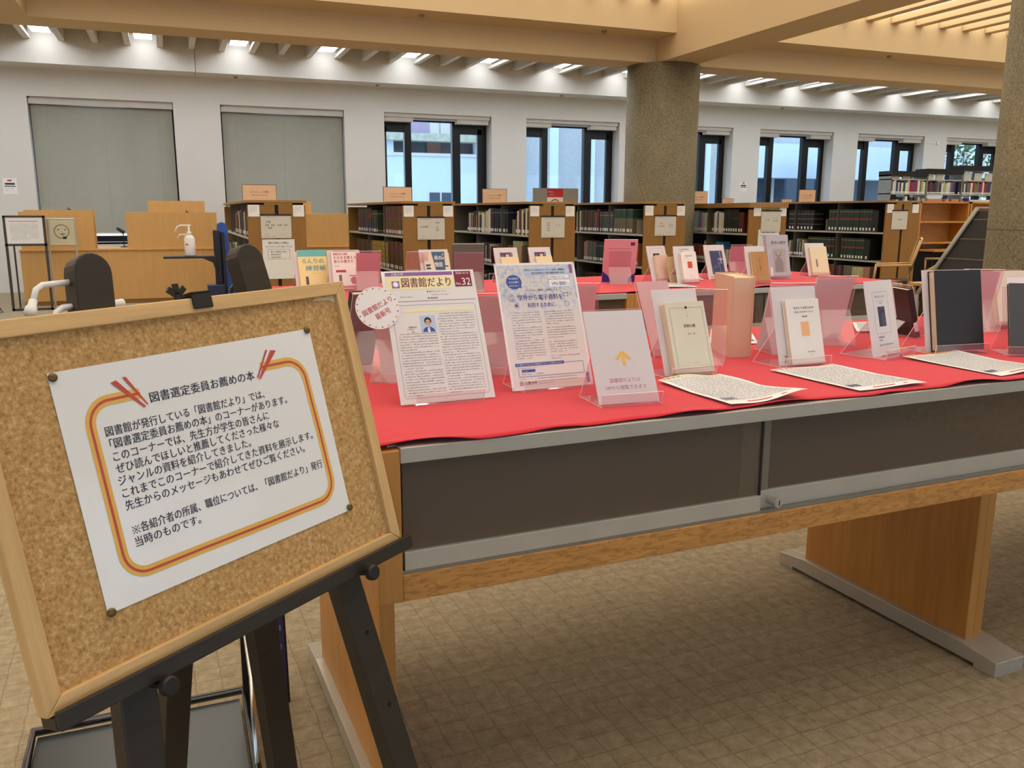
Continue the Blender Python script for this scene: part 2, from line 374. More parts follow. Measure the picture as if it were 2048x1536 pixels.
# ---------------------------------------------------------------- windows
M['frame'] = plain((22, 24, 28), .35, .3, name='window_frame_black')
M['blind'] = plain((172, 170, 154), .5, name='blind_slat')
M['pelmet'] = plain((196, 190, 182), .6, name='pelmet')
for i, (a, b) in enumerate(WIN):
    w = b-a; win = empty('window_%d' % (i+1), WM(a, YW, 0), kind='structure')
    y0 = .30
    mb = MB()
    mb.box((0, y0, SILL), (w, y0+.07, SILL+.10)); mb.box((0, y0, HEAD-.04), (w, y0+.07, HEAD))
    mb.box((0, y0, SILL), (.05, y0+.07, HEAD)); mb.box((w-.10, y0, SILL), (w, y0+.07, HEAD))
    mb.box((.05, y0-.02, SILL+.1), (.10, y0+.05, HEAD-.22)); 
    mb.box((.44, y0-.04, SILL), (.57, y0+.07, HEAD)); mb.box((1.38, y0-.04, SILL), (1.54, y0+.07, HEAD))
    mb.box((.05, y0-.02, HEAD-.32), (.44, y0+.05, HEAD-.20)); mb.box((1.54, y0-.02, HEAD-.32), (w-.1, y0+.05, HEAD-.20))
    mb.box((1.90, y0-.02, SILL+.1), (w-.09, y0+.05, HEAD-.22))
    mb.box((.44, y0-.02, HEAD-.12), (1.54, y0+.05, HEAD-.04)); mb.box((.05, y0-.01, HEAD-.24), (.44, y0+.05, HEAD)); mb.box((1.54, y0-.01, HEAD-.24), (w-.1, y0+.05, HEAD))
    mb.build('window_frame', 'frame', win)
    for (p, q) in ((.10, .44), (.57, 1.38), (1.54, 1.90)):
        MB().box((p, y0+.02, SILL+.1), (q, y0+.026, HEAD-.1)).build('pane', 'glass', win)
    MB().box((-.0, .0, SILL-.03), (w, .30, SILL+.001)).build('window_sill', 'wall', win)
    if i < 2:
        MB().box((.01, .05, HEAD-.11), (w-.01, .16, HEAD-.03)).box((.03, .06, HEAD-.03), (w-.01, .16, HEAD)).build('blind_headrail', 'pelmet', win)
        mb = MB(); z = HEAD-.13; zb = .97
        while z > zb:
            k = mb.av([(.025, .11, z-.010), (w-.025, .11, z-.010), (w-.025, .122, z+.010), (.025, .122, z+.010)]); mb.face((k, k+1, k+2, k+3)); z -= .0185
        mb.build('blind_slats', 'blind', win, kind='stuff')
        MB().box((.025, .10, zb-.03), (w-.025, .13, zb-.005)).build('blind_bottom_rail', 'pelmet', win)
        mb = MB()
        for c in (.25, w/2, w-.25): mb.box((c-.0015, .098, zb), (c+.0015, .101, HEAD-.1))
        mb.build('blind_cords', 'blind', win)
    else:
        MB().box((.01, .04, HEAD-.07), (w-.02, .20, HEAD)).box((.01, .06, HEAD-.15), (.56, .22, HEAD-.07)).box((1.42, .06, HEAD-.15), (w-.04, .22, HEAD-.07)).box((.56, .10, HEAD-.10), (1.42, .2, HEAD-.07)).build('blind_headrail', 'pelmet', win)
x = -8.5
for q in range(11):
    win = empty('window_%d' % (q+9), WM(x, -5.1, 0), kind='structure')
    MB().box((0, -.03, .7), (.06, .03, 3.1)).box((2.19, -.03, .7), (2.25, .03, 3.1)).box((1.1, -.03, .7), (1.16, .03, 3.1)).box((.06, -.03, .7), (2.19, .03, .76)).box((.06, -.03, 3.04), (2.19, .03, 3.1)).build('window_frame', 'frame', win)
    MB().box((.06, -.004, .76), (1.1, .004, 3.04)).box((1.16, -.004, .76), (2.19, .004, 3.04)).build('pane', 'glass', win)
    x += 2.95
# ---------------------------------------------------------------- outside
M['bwall'] = plain((206, 222, 238), .8, name='painted_facade'); M['bcon'] = plain((178, 184, 188), .85, var=.15, name='grey_facade')
M['bpurp'] = plain((176, 160, 186), .8, var=.15, name='faded_purple_panel'); M['bdark'] = plain((70, 84, 100), .3, name='dark_glazing')
M['bgreen'] = plain((150, 205, 150), .7, name='green_net'); M['brust'] = plain((150, 110, 96), .8, name='rusty_panel'); M['bstain'] = plain((180, 184, 168), .85, var=.4, name='stained_parapet')
MB().box((-9, YW+.4, -3.1), (45, 40, -3)).build('ground', M['bcon'], **STRUCT)
b = empty('building', WM(0, 24, 0), **props('pale blue building with a stained balcony outside the third window', 'building'))
MB().box((3.5, 0, -3), (8.9, 4, 2.9)).build('wall', M['bwall'], b)
MB().box((3.5, .5, 2.9), (8.9, 4, 3.3)).build('recessed_wall', M['bdark'], b)
MB().box((3.5, -.3, 3.25), (8.6, .2, 3.45)).build('parapet', M['bstain'], b)
MB().box((3.5, -.05, 2.86), (8.9, .1, 2.94)).build('ledge', M['wall'], b)
MB().box((4.0, .3, 3.45), (7.0, 3, 5.4)).build('purple_panel', M['bpurp'], b)
for q in range(7): MB().box((7.05+q*.32, .3, 3.45), (7.05+q*.32+.27, .4, 5.4)).build('panel', M['wall'], b)
MB().box((7.0, .35, 3.4), (9.5, 1.5, 5.4)).build('upper_wall', M['bwall'], b)
MB().box((7.0, .42, 2.92), (7.4, .5, 3.26)).build('panel', M['brust'], b)
k = MB(); k.quad([(4.5, -.02, 2.9), (5.6, -.02, 2.98), (5.6, -.02, 3.5), (5.2, -.02, 3.35)]); k.build('green_net', M['bgreen'], b)
MB().box((5.55, -.06, 2.85), (5.9, .2, 3.4)).box((8.3, -.06, 2.85), (8.7, .2, 3.4)).build('pier', M['bwall'], b)
wn = MB().box((6.86, -.04, 1.35), (7.62, .02, 1.9)).build('window', M['wall'], b); MB().box((6.91, -.05, 1.38), (7.22, -.04, 1.86)).box((7.27, -.05, 1.38), (7.58, -.04, 1.86)).build('pane', M['bdark'], wn)
b = empty('building', WM(0, 22, 0), **props('grey concrete building with tall ribs and dark ground floor glazing outside', 'building'))
MB().box((9.7, 0, -3), (15.6, 4, 6)).build('wall', M['bcon'], b)
MB().box((15.6, -.3, 2.35), (24.5, 4, 3.35)).build('wall', M['bwall'], b)
MB().box((15.6, .6, 3.35), (24.5, 4, 6)).build('upper_wall', M['bcon'], b)
MB().box((15.6, 0.4, -3), (24.5, 3, 2.35)).build('glazing', M['bdark'], b)
for q, (x0, x1) in enumerate(((9.75, 9.9), (10.9, 11.0), (12.3, 12.42), (14.6, 14.75))): MB().box((x0, -.25, -3), (x1, 0, 6)).build('rib', M['bwall'], b)
for x0 in (16.2, 17.4, 18.6, 19.8, 21, 22.2): MB().box((x0, .3, -3), (x0+.08, .4, 2.35)).build('mullion', M['wall'], b)
for q in range(2): MB().box((16.9+q*1.1, -1.0, .55), (17.9+q*1.1, -.9, 2.3)).build('pane', M['bdark'], b)
b = empty('building', WM(0, 26, 0), **props('pale building with vertical bars behind the tree outside', 'building'))
MB().box((24.6, 0, -3), (38, 4, 7)).build('wall', M['bwall'], b)
for q in range(12): MB().box((25+q*.9, -.2, -3), (25.12+q*.9, 0, 7)).build('bar', M['wall'], b)
tr = empty('tree', WM(22.6, 20.0, -3), **props('leafy green tree seen through the rightmost window', 'tree'))
mb = MB(); mb.tube([(0, 0, 0), (.1, 0, 2.5), (0, 0, 4.6)], .12, 8, r1=.05)
for q in range(9):
    a = q*.9; mb.tube([(0.05, 0, 3+q*.25), (cos(a)*.8, sin(a)*.5, 3.8+q*.3), (cos(a)*1.5, sin(a)*.9, 4.0+q*.36)], .03, 5, r1=.012)
mb.build('trunk', M['brust'], tr)
mb = MB()
for q in range(1700):
    a = random.uniform(0, 2*pi); rr = random.uniform(.2, 1.9); z = random.uniform(3.6, 6.9); c = Vector((cos(a)*rr, sin(a)*rr*.6, z)); s_ = .07
    d1 = Vector((random.gauss(0, 1), random.gauss(0, 1), random.gauss(0, 1))).normalized()*s_; d2 = d1.cross(Vector((random.gauss(0, 1), random.gauss(0, 1), 1))).normalized()*s_*.6
    mb.quad([c-d1, c-d2, c+d1, c+d2])
mb.build('foliage', plain((86, 112, 70), .6, name='leaf_green'), tr, kind='stuff')

# ---------------------------------------------------------------- display cases
def display_case(x0, y0, lab, glassend):
    L, D, zt = 1.86, 1.06, .9
    t = empty('display_case', TM(x0, y0, 0), **props(lab, 'display case', None))
    mb = MB()
    for xx in (0, L-.045):
        for yy in (0, D-.045): MB().box((xx, yy, .613), (xx+.045, yy+.045, .896)).build('corner_post', 'oak_v', t, bevel=.002)
    for xx in (0.0, L-.022):
        MB().box((xx, .045, .613), (xx+.022, D-.045, .894)).build('end_panel', 'oak', t)
    for yy in (0, D-.04): MB().box((.045, yy+.001, .613), (L-.045, yy+.04, .664)).build('beam', 'oak_x', t, bevel=.002)
    MB().box((.022, .04, .640), (L-.022, D-.04, .664)).build('case_floor', M['brown_case'], t)
    MB().box((.022, D-.07, .664), (L-.022, D-.06, .87)).build('back_panel', 'gray', t)
    MB().box((.03, .03, .885), (L-.03, D-.03, .8985)).build('glass_top', 'steel', t)
    MB().box((.045, -.002, .872), (L-.045, .03, .9)).build('metal_edge', 'steel', t, bevel=.0015); MB().box((.045, D-.03, .872), (L-.045, D, .9)).build('metal_edge', 'steel', t, bevel=.0015)
    MB().box((.045, .004, .664), (L-.045, .03, .671)).build('track', 'steel_d', t)
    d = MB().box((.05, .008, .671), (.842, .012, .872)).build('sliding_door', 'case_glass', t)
    MB().box((.05, .003, .671), (.842, .015, .706)).build('bottom_rail', 'steel', d, bevel=.001)
    MB().box((.838, .006, .706), (.843, .014, .872)).build('edge_strip', 'black_m', d)
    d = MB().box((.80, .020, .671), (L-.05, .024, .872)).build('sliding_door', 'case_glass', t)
    MB().box((.842, .0155, .671), (L-.05, .026, .712)).build('bottom_rail', 'steel', d, bevel=.001)
    MB().box((.842, .0165, .712), (.87, .026, .872)).build('edge_strip', clear('frosted_strip', (.9, .9, .9), haze=srgb((170, 165, 150)), hz=.35), d)
    lk = MB().tube([(.878, .016, .690), (.878, -.012, .690)], .0115, 16).tube([(.878, -.012, .690), (.878, -.014, .690)], .0085, 14).build('lock', 'steel', t, smooth=False)
    MB().box((.877, -.0148, .684), (.879, -.0139, .696)).build('keyhole', 'black', lk)
    return t, L, D
def leg(t, xc, side, D):
    # one flat leg slab with its metal foot
    xa = xc
    MB().box((xa, .22, .05), (xa+.033, .89, .613)).build('leg', 'oak_v', t, bevel=.002)
    f = MB(); f.X = None
    prof = [(.10, 0), (.10, .045), (.24, .060), (.87, .060), (1.0, .045), (1.0, 0), (.93, 0), (.93, .012), (.17, .012), (.17, 0)]
    f.prism(prof, xa-.022 if side < 0 else xa, xa+.033 if side < 0 else xa+.063, 'x'); f.build('foot', 'steel', t, bevel=.0015)
rows = [(.353, 1.388, 'near'), (.47, 3.755, 'far')]
labs = {('near', 0): 'oak and steel display case with glass doors nearest the cork board', ('near', 1): 'oak and steel display case continuing the nearer red table to the right',
        ('far', 0): 'oak display case under the left half of the farther red cloth', ('far', 1): 'oak display case under the right half of the farther red cloth'}
for (rx, ry, nm) in rows:
    for i in range(2):
        t, L, D = display_case(rx+i*1.8601, ry, labs[(nm, i)], 0)
        leg(t, .055 if i == 0 else .0, -1 if i == 0 else 1, D)
        leg(t, L-.033 if i == 0 else L-.075, -1 if i == 0 else 1, D)
def cloth(x0, x1, y0, y1, lab):
    mb = MB(); nx, ny = 220, 40; rnd = random.Random(3); ph = [rnd.uniform(0, 6.28) for _ in range(8)]
    def edge(x): return .003*sin(5.1*x+ph[0])+.004*sin(13.3*x+ph[1])+.0035*sin(27*x+ph[2])
    def lift(x): return max(0, .003*sin(9*x+ph[3])+.0045*sin(23*x+ph[4])+.001)
    P = []
    for j in range(ny+1):
        for i in range(nx+1):
            x = x0+(x1-x0)*i/nx; v = j/ny; y = y0+edge(x)*(1-v)**6+(y1-y0)*v
            z = .9022 + lift(x)*max(0, 1-(y-y0)/.05)**2 + .0007*sin(7*x+9*y+ph[5])+.0007+.0012*max(0, sin(3.1*x-8*y+ph[6]))**8
            P.append((x, y, z))
    k = mb.av(P)
    for j in range(ny):
        for i in range(nx): a = k+j*(nx+1)+i; mb.face((a, a+1, a+nx+2, a+nx+1))
    o = mb.build('tablecloth', 'red', mw=TM(0, 0, 0), smooth=True, **props(lab, 'tablecloth'))
    m = o.modifiers.new('s', 'SOLIDIFY'); m.thickness = .0012; m.offset = 1
cloth(.345, 4.06, 1.393, 2.43, 'red felt cloth spread over the nearer display cases')
cloth(.46, 4.20, 3.765, 4.80, 'red felt cloth spread over the farther display cases')

# ---------------------------------------------------------------- acrylic stands, sheets, books
ZT = .9045
def stand(x, y, rot, w, h, lab, d=.012, lean=22, reflection=True, group=None):
    """One bent acrylic sheet: front lip, base, rear bend, back plate. Front faces local -Y; x,y is the foot of the leaning sheet."""
    s_, c_ = sin(R(lean)), cos(R(lean))
    prof = [(-d-.006, .028), (-d-.002, 0), (.105, 0), (.5*h*s_+.003, .5*h*c_), (h*s_+.003, h*c_)]
    mb = MB(); mb.strip(prof, -w/2, w/2, .0026)
    return mb.build('acrylic_stand', ['acrylic' if reflection else 'acrylic_c', 'acr_edge'], mw=TM(x, y, ZT, rot), **props(lab, 'book stand', group))  # default acrylic carries the cloth's pink reflection in its colour
def on(x, y, rot, lean, fwd=0, dx=0, z=.004):      # matrix of a sheet or book resting on a stand
    return TM(x, y, ZT, rot) @ Matrix.Translation((dx, -fwd, z)) @ Matrix.Rotation(-R(lean), 4, 'X')
def sheet(name, mw, w, h, lab, cat, mat='sheet', t=.0007, group=None):
    return MB().box((-w/2, -t, 0), (w/2, 0, h)).build(name, mat, mw=mw, **props(lab, cat, group))
def pr(o, mb, mats, name='print', t=.0007):
    return mb.build(name, mats, o, loc=(0, -t, 0)) if mb.f else None
def book(mw, w, h, t, cover, lab, pages='L', pagec=(232, 222, 190), group=None, name='book'):
    c = plain(cover, .5, name='cover_%d_%d_%d' % tuple(cover)); e = .0022
    mb = MB(); mb.box((-w/2, -t, 0), (w/2, -t+e, h)); mb.box((-w/2, -e, 0), (w/2, 0, h))
    if pages == 'L': mb.box((w/2-e*1.5, -t+e, 0), (w/2, -e, h))
    else: mb.box((-w/2, -t+e, 0), (-w/2+e*1.5, -e, h))
    o = mb.build(name, c, mw=mw, bevel=.0006, **props(lab, 'book', group))
    q = .003; m2 = MB()
    if pages == 'L': m2.box((-w/2+q, -t+e, q), (w/2-e*1.5, -e, h-q))
    else: m2.box((-w/2+e*1.5, -t+e, q), (w/2-q, -e, h-q))
    m2.build('page_block', plain(pagec, .75, name='pages_%d' % sum(pagec)), o)
    return o
INK = ['ink', 'inkb', 'inkg', pcol(190, 60, 60), pcol(240, 190, 90), pcol(80, 70, 140), pcol(150, 100, 170), pcol(246, 240, 190), pcol(130, 30, 60), pcol(60, 90, 170), pcol(248, 248, 250), pcol(205, 120, 150), pcol(190, 210, 236)]
# index: 0 navy 1 black 2 grey 3 red 4 amber 5 indigo 6 purple 7 cream 8 maroon 9 blue 10 white 11 pink 12 pale blue

# --- newsletter
X0, Y0, RO, LE = .590, 1.676, 0.2, 26
stand(X0, Y0, RO, .15, .25, 'clear acrylic stand holding up the laminated newsletter', lean=LE, reflection=False)
o = sheet('newsletter', on(X0, Y0, RO, LE, .001), .212, .297, 'laminated library newsletter number 32 with a yellow title band on acrylic stand', 'leaflet', 'lam')
mb = MB(); w = .212
rect(mb, -.098, .285, .055, .2935, 6); text(mb, '上智大学', -.085, .2865, .007, m=10, y=-.0006)
rect(mb, -.098, .254, .055, .285, 7); rect(mb, .058, .257, .098, .2935, 8)
text(mb, '図書館だより', -.064, .2605, .024, width=.112, m=8, y=-.0006, bold=.012)
rect(mb, -.086, .2575, -.069, .2735, 6, y=-.0005); disc(mb, -.0775, .266, .006, 10, y=-.0007)
text(mb, '2020.10.15', .078, .2865, .007, width=.03, align='C', m=10, y=-.0006)
text(mb, 'No.', .061, .2610, .0085, m=10, y=-.0006); text(mb, '32', .075, .2605, .024, m=10, y=-.0006, width=.02)
text(mb, '● 電子ブックについて', -.01, .246, .0045, m=1); micro(mb, .0, .2395, .07, 1, .006, .0028, 1); text(mb, '● 寄贈図書', -.01, .231, .0045, m=1); micro(mb, -.075, .236, .06, 1, .006, .0026, 1)
rect(mb, -.098, .2262, .1, .2274, 6)
pts = arc(-.088, .212, .006, 180, 90, 4)+arc(.090, .212, .006, 90, 0, 4)+arc(.090, .018, .006, 0, -90, 4)+arc(-.088, .018, .006, 270, 180, 4)
ribbon(mb, pts+[pts[0]], .0006, 2)
rect(mb, -.070, .202, .089, .2085, 7)
micro(mb, -.088, .158-.006, .086, 24, .0059, .0033, 2, para=7); micro(mb, .004, .195, .086, 31, .0059, .0033, 2, para=8)
# small portrait photograph printed on the page
rect(mb, -.036, .156, -.002, .193, 12, y=-.0004); rect(mb, -.036, .156, -.002, .1625, 12, y=-.0005)
mb.quad([(-.033, -.0006, .156), (-.005, -.0006, .156), (-.008, -.0006, .163), (-.014, -.0006, .167), (-.024, -.0006, .167), (-.030, -.0006, .163)], 9)
mb.quad([(-.022, -.0007, .156), (-.016, -.0007, .156), (-.017, -.0007, .166), (-.021, -.0007, .166)], 10)
disc(mb, -.019, .1805, .0085, 1, y=-.0007, sx=.95); disc(mb, -.019, .1765, .0072, 13, y=-.0008, sx=.82)
for q in (-.0222, -.0158): ribbon(mb, arc(q, .1775, .0021, 0, 360, 10), .0006, 1, y=-.001)
rect(mb, -.0210, .1722, -.0170, .1729, 3, y=-.001); text(mb, '図書館長', -.063, .166, .0045, m=1); micro(mb, -.067, .162, .03, 1, .004, .0026, 1); micro(mb, -.058, .156, .02, 1, .004, .004, 1)
micro(mb, -.006, .006, .010, 1, .004, .0025, 1)
pr(o, mb, INK+[pcol(226, 186, 160)])
# round announcement card
mwc = on(X0, Y0, RO, LE, .004) @ Matrix.Translation((-.125, 0, .2155))
mb = MB(); n_ = 40; k = mb.av([(.0475*cos(2*pi*t/n_), yy, .0475*sin(2*pi*t/n_)) for yy in (0, -.0008) for t in range(n_)])
mb.face(range(k+n_, k+2*n_)); mb.face([k+n_-1-t for t in range(n_)])
for t in range(n_): u = (t+1) % n_; mb.face((k+t, k+u, k+n_+u, k+n_+t))
o = mb.build('round_card', 'paper', mw=mwc, **props('round white card with red lettering and dots around its edge overlapping newsletter', 'sign'))
mb = MB()
text(mb, '図書館だより', .002, -.001, .0145, width=.074, align='C', m=0, ang=27, bold=.006); text(mb, '最新号', .012, -.018, .0145, width=.037, align='C', m=0, ang=27, bold=.006)
for q in range(20):
    a = 2*pi*q/20+.1; disc(mb, .0435*cos(a), .0435*sin(a), .0016 if q % 2 else .0021, 1 if q % 2 else 2, n_=10)
pr(o, mb, [pcol(200, 70, 56), pcol(70, 80, 130), pcol(236, 180, 130)], t=.0008)

# --- VPN leaflet
X0, Y0, RO, LE = .857, 1.716, 1.0, 21
stand(X0, Y0, RO, .16, .25, 'clear acrylic stand holding up the blue and white access leaflet', lean=LE, reflection=False)
n = NT('pattern_print'); f = n.noise(n.coord((1, 1, 1)), 75, 2, .5)
gr = n.add('ShaderNodeTexCoord'); sp = n.add('ShaderNodeSeparateXYZ'); n.l(gr.outputs['Object'], sp.inputs[0])
cl = n.ramp(f, [(.34, srgb((184, 196, 226))), (.48, srgb((214, 218, 232))), (.56, srgb((234, 232, 210))), (.68, srgb((200, 208, 230)))])
fd = n.ramp(sp.outputs[2], [(.16, (0, 0, 0)), (.22, (1, 1, 1))]); n.col(n.mix(fd, srgb((242, 241, 240)), cl)); n.set(.15, coat=.5); M['vpn'] = n.m
o = sheet('leaflet', on(X0, Y0, RO, LE, .001), .208, .297, 'laminated blue patterned leaflet about using electronic materials, on acrylic stand', 'leaflet', 'vpn')
mb = MB()
rect(mb, -.104, 0, .104, .006, 10); rect(mb, -.104, .2915, .104, .297, 10); rect(mb, -.104, 0, -.099, .297, 10); rect(mb, .099, 0, .104, .297, 10)
rect(mb, -.030, .268, .082, .284, 12, y=-.0004)
text(mb, '学外(キャンパス外)からデータベース(辞書、新聞検索、', -.029, .2775, .0048, width=.105, m=0, y=-.0006, bold=.01); text(mb, '論文記事検索など)や電子書籍を利用する時に、', -.012, .270, .0048, width=.088, m=0, y=-.0006, bold=.01)
rect(mb, .030, .258, .084, .2665, 10, y=-.0004); text(mb, 'まず初めにすることは', .034, .2598, .005, width=.040, m=0, y=-.0006); rect(mb, .030, .238, .086, .2545, 10, y=-.0004); frame(mb, .029, .2375, .087, .255, .0006, 12, y=-.0005)
text(mb, 'VPN 接続！', .036, .2415, .0105, width=.040, m=9, y=-.0006, bold=.006); text(mb, 'です。', .0765, .2415, .004, m=0, y=-.0006)
disc(mb, -.060, .252, .017, 9, sx=1.15, y=-.0004); mb.quad([(-.052, -.0004, .240), (-.041, -.0004, .2375), (-.045, -.0004, .247)], 9)
for q, tx in enumerate(('VPN接続が', 'なぜ必要か', 'わからない!!')): text(mb, tx, -.060, .258-q*.0085, .0055, width=.026, align='C', m=10, y=-.0006)
text(mb, 'という方に、簡単にご説明します。', -.034, .2290, .0052, width=.085, m=0, y=-.0006)
text(mb, '学外から電子資料を', -.056, .2085, .0145, width=.115, m=5, y=-.0006, bold=.012); text(mb, '利用するために', -.034, .191, .0125, width=.07, m=5, y=-.0006, bold=.012)
for (cx, cz, rr) in ((-.073, .214, .0085), (-.062, .196, .006), (.068, .196, .006)): ribbon(mb, arc(cx, cz, rr, 0, 360, 18), .0008, 5)
frame(mb, -.0765, .209, -.0695, .219, .0009, 5); frame(mb, .062, .214, .075, .2225, .0009, 1); rect(mb, -.065, .193, -.059, .199, 5); rect(mb, .066, .193, .070, .199, 12)
for (a, z, ln) in ((-.080, .178, 6), (-.080, .1425, 5), (-.080, .112, 8), (.006, .178, 6), (.006, .140, 5), (.006, .106, 5), (.006, .073, 2)): micro(mb, a, z, .078, ln, .0058, .0034, 2)
frame(mb, -.082, .030, .086, .058, .0009, 9); rect(mb, -.088, .0545, .036, .0615, 9, y=-.0005); text(mb, 'VPN 接続するためにはICT情報認証アカウントが必要になります!', -.086, .0562, .0046, width=.118, m=10, y=-.0007)
micro(mb, -.074, .049, .090, 1, .005, .003, 2); rect(mb, -.074, .0405, -.040, .0465, 9, y=-.0005); micro(mb, -.072, .0418, .028, 1, .005, .003, 10, y=-.0007); micro(mb, -.074, .0345, .145, 1, .005, .0036, 9)
text(mb, '上智大学', -.070, .0125, .0085, width=.030, m=1, bold=.006); disc(mb, -.078, .0155, .005, 8); disc(mb, -.078, .0155, .0035, 10, y=-.0006); rect(mb, -.0796, .0142, -.0764, .0168, 8, y=-.0008); rect(mb, -.036, .010, -.0355, .028, 2); micro(mb, -.034, .024, .10, 3, .0058, .003, 2); micro(mb, -.08, .0245, .030, 1, .005, .003, 2)
rect(mb, .088, .270, .096, .291, 6); rect(mb, .088, .006, .096, .030, 6)
pr(o, mb, INK)
# --- arrow card
X0, Y0, RO, LE = .933, 1.510, -5.4, 28
stand(X0, Y0, RO, .140, .215, 'clear acrylic stand holding up the white card with a yellow arrow', lean=LE)
o = sheet('card', on(X0, Y0, RO, LE, .001), .140, .208, 'white card with a yellow arrow and pink lettering at the table front edge', 'sign')
mb = MB()
ribbon(mb, [(.004, .083), (.004, .110)], .0065, 4); ribbon(mb, [(-.012, .097), (.004, .113)], .0065, 4, y=-.0005); ribbon(mb, [(.020, .097), (.004, .113)], .0065, 4, y=-.0006)
text(mb, '図書館だよりは', -.036, .047, .0105, width=.070, m=11); text(mb, 'HPから閲覧できます', -.048, .031, .0105, width=.094, m=11)
pr(o, mb, INK)
# --- book of the bell
X0, Y0, RO, LE = 1.236, 1.735, 1.5, 20
stand(X0, Y0, RO, .135, .20, 'clear acrylic stand under the small cream book with a thin border', d=.026, lean=LE)
sheet('backing_sheet', on(X0, Y0, RO, LE, .001), .135, .218, 'white backing sheet behind the small cream book with a thin border', 'paper')
o = book(on(X0, Y0, RO, LE, .003, .010), .118, .180, .020, (222, 218, 198), 'small cream paperback with a thin border and brown title near arrow card')
mb = MB(); frame(mb, -.048, .012, .050, .165, .0006, 1); disc(mb, .002, .165, .0035, 3, y=-.0006); vtext(mb, 'アルバ文庫', .002, .160, .0035, 1)
text(mb, '長崎の鐘', .004, .115, .0095, width=.035, align='C', m=0, bold=.008); text(mb, '永井　隆', .006, .096, .0055, align='C', m=1); text(mb, 'サンパウロ', .010, .024, .003, align='C', m=1)
pr(o, mb, [pcol(150, 84, 60), 'inkg', 'inkb', 'inkb'], t=.0201)
# --- thick standing book
t_ = TM(1.506, 1.920, ZT, -16)
mb = MB(); mb.box((0, .0, 0), (.058, .130, .222)); o = MB().box((-.003, -.004, 0), (0, .135, .226)).box((.058, -.004, 0), (.061, .135, .226)).box((-.003, .132, 0), (.061, .136, .226)).build('book', plain((224, 194, 168), .6), mw=t_ @ Matrix.Rotation(R(1), 4, 'X'), bevel=.0006, **props('very thick tan hardback standing upright with its page edges to the front', 'book'))
mb.build('page_block', plain((232, 200, 168), .8), o)
MB().box((.0, .133, .2262), (.058, .137, .2275)).build('cover_edge', plain((70, 52, 44), .5), o)
stand(1.435, 1.925, 140, .10, .215, 'acrylic stand leaning against the very thick tan book')
# --- cream book with orange square
X0, Y0, RO, LE = 1.600, 1.738, 0.5, 15
stand(X0, Y0, RO, .150, .205, 'clear acrylic stand under the white book with an orange square', d=.025, lean=LE, reflection=False)
sh = sheet('backing_sheet', on(X0, Y0, RO, LE, .001), .150, .208, 'white backing sheet behind the book with an orange square', 'paper')
mb = MB(); frame(mb, -.045, .03, .048, .166, .0005, 1); text(mb, 'なぜヒトは学ぶのか', 0, .155, .006, align='C', m=0); text(mb, '安藤', -.055, .022, .005, m=0); text(mb, '教育', -.055, .008, .005, m=0); pr(sh, mb, ['inkb', 'inkg'])
o = book(on(X0, Y0, RO, LE, .003, .012), .112, .172, .014, (238, 236, 230), 'white paperback with an orange square on its cover')
mb = MB(); text(mb, 'なぜヒトは学ぶのか', .002, .146, .0072, width=.068, align='C', m=0, bold=.01); text(mb, '教育を生物学的に考える', .002, .136, .0045, width=.064, align='C', m=0); text(mb, '安藤寿康', .002, .124, .0046, align='C', m=0, bold=.01)
rect(mb, -.013, .074, .014, .112, 1); text(mb, '講談社現代新書', .012, .030, .0035, align='C', m=0); text(mb, '2493', .012, .023, .003, align='C', m=0); pr(o, mb, ['inkb', pcol(244, 186, 132)], t=.0141)
# --- sheet with framed dark picture, tilted stand
X0, Y0, RO, LE = 1.938, 1.765, 14, 13
stand(X0, Y0, RO, .150, .210, 'clear acrylic stand whose sheet shows a framed dark picture', d=.035, lean=LE)
o = sheet('display_sheet', on(X0, Y0, RO, LE, .002, -.01), .145, .212, 'white sheet with a framed dark blue picture and small title', 'paper', 'lam')
mb = MB(); frame(mb, -.038, .062, .040, .180, .0006, 1); text(mb, '近代とホロコースト', .0, .164, .0068, width=.052, align='C', m=0); text(mb, 'ジグムント・バウマン', 0, .153, .0035, align='C', m=0); text(mb, '森田典正訳', 0, .147, .003, align='C', m=0)
rect(mb, -.018, .082, .018, .138, 2); rect(mb, -.002, .084, .014, .130, 3, y=-.0005); disc(mb, .004, .128, .009, 3, y=-.0005); text(mb, '早尾貴紀著', -.03, .050, .006, m=0); text(mb, '（大月書店）', -.03, .042, .004, m=0); text(mb, '読むのに努力を要する本です', -.03, .028, .0055, m=0)
pr(o, mb, ['inkb', 'inkg', pcol(60, 66, 92), pcol(84, 88, 104)])
# --- black book
X0, Y0, RO, LE = 2.168, 1.745, -7, 11
stand(X0, Y0, RO, .185, .240, 'clear acrylic stand supporting the tall black book', d=.034, lean=LE)
sheet('backing_sheet', on(X0, Y0, RO, LE, .001, -.01), .17, .236, 'white backing sheet behind the tall black book', 'paper')
o = book(on(X0, Y0, RO, LE, .003, .006), .165, .232, .026, (38, 37, 36), 'tall black clothbound book with pages showing at the left', pagec=(216, 202, 178))
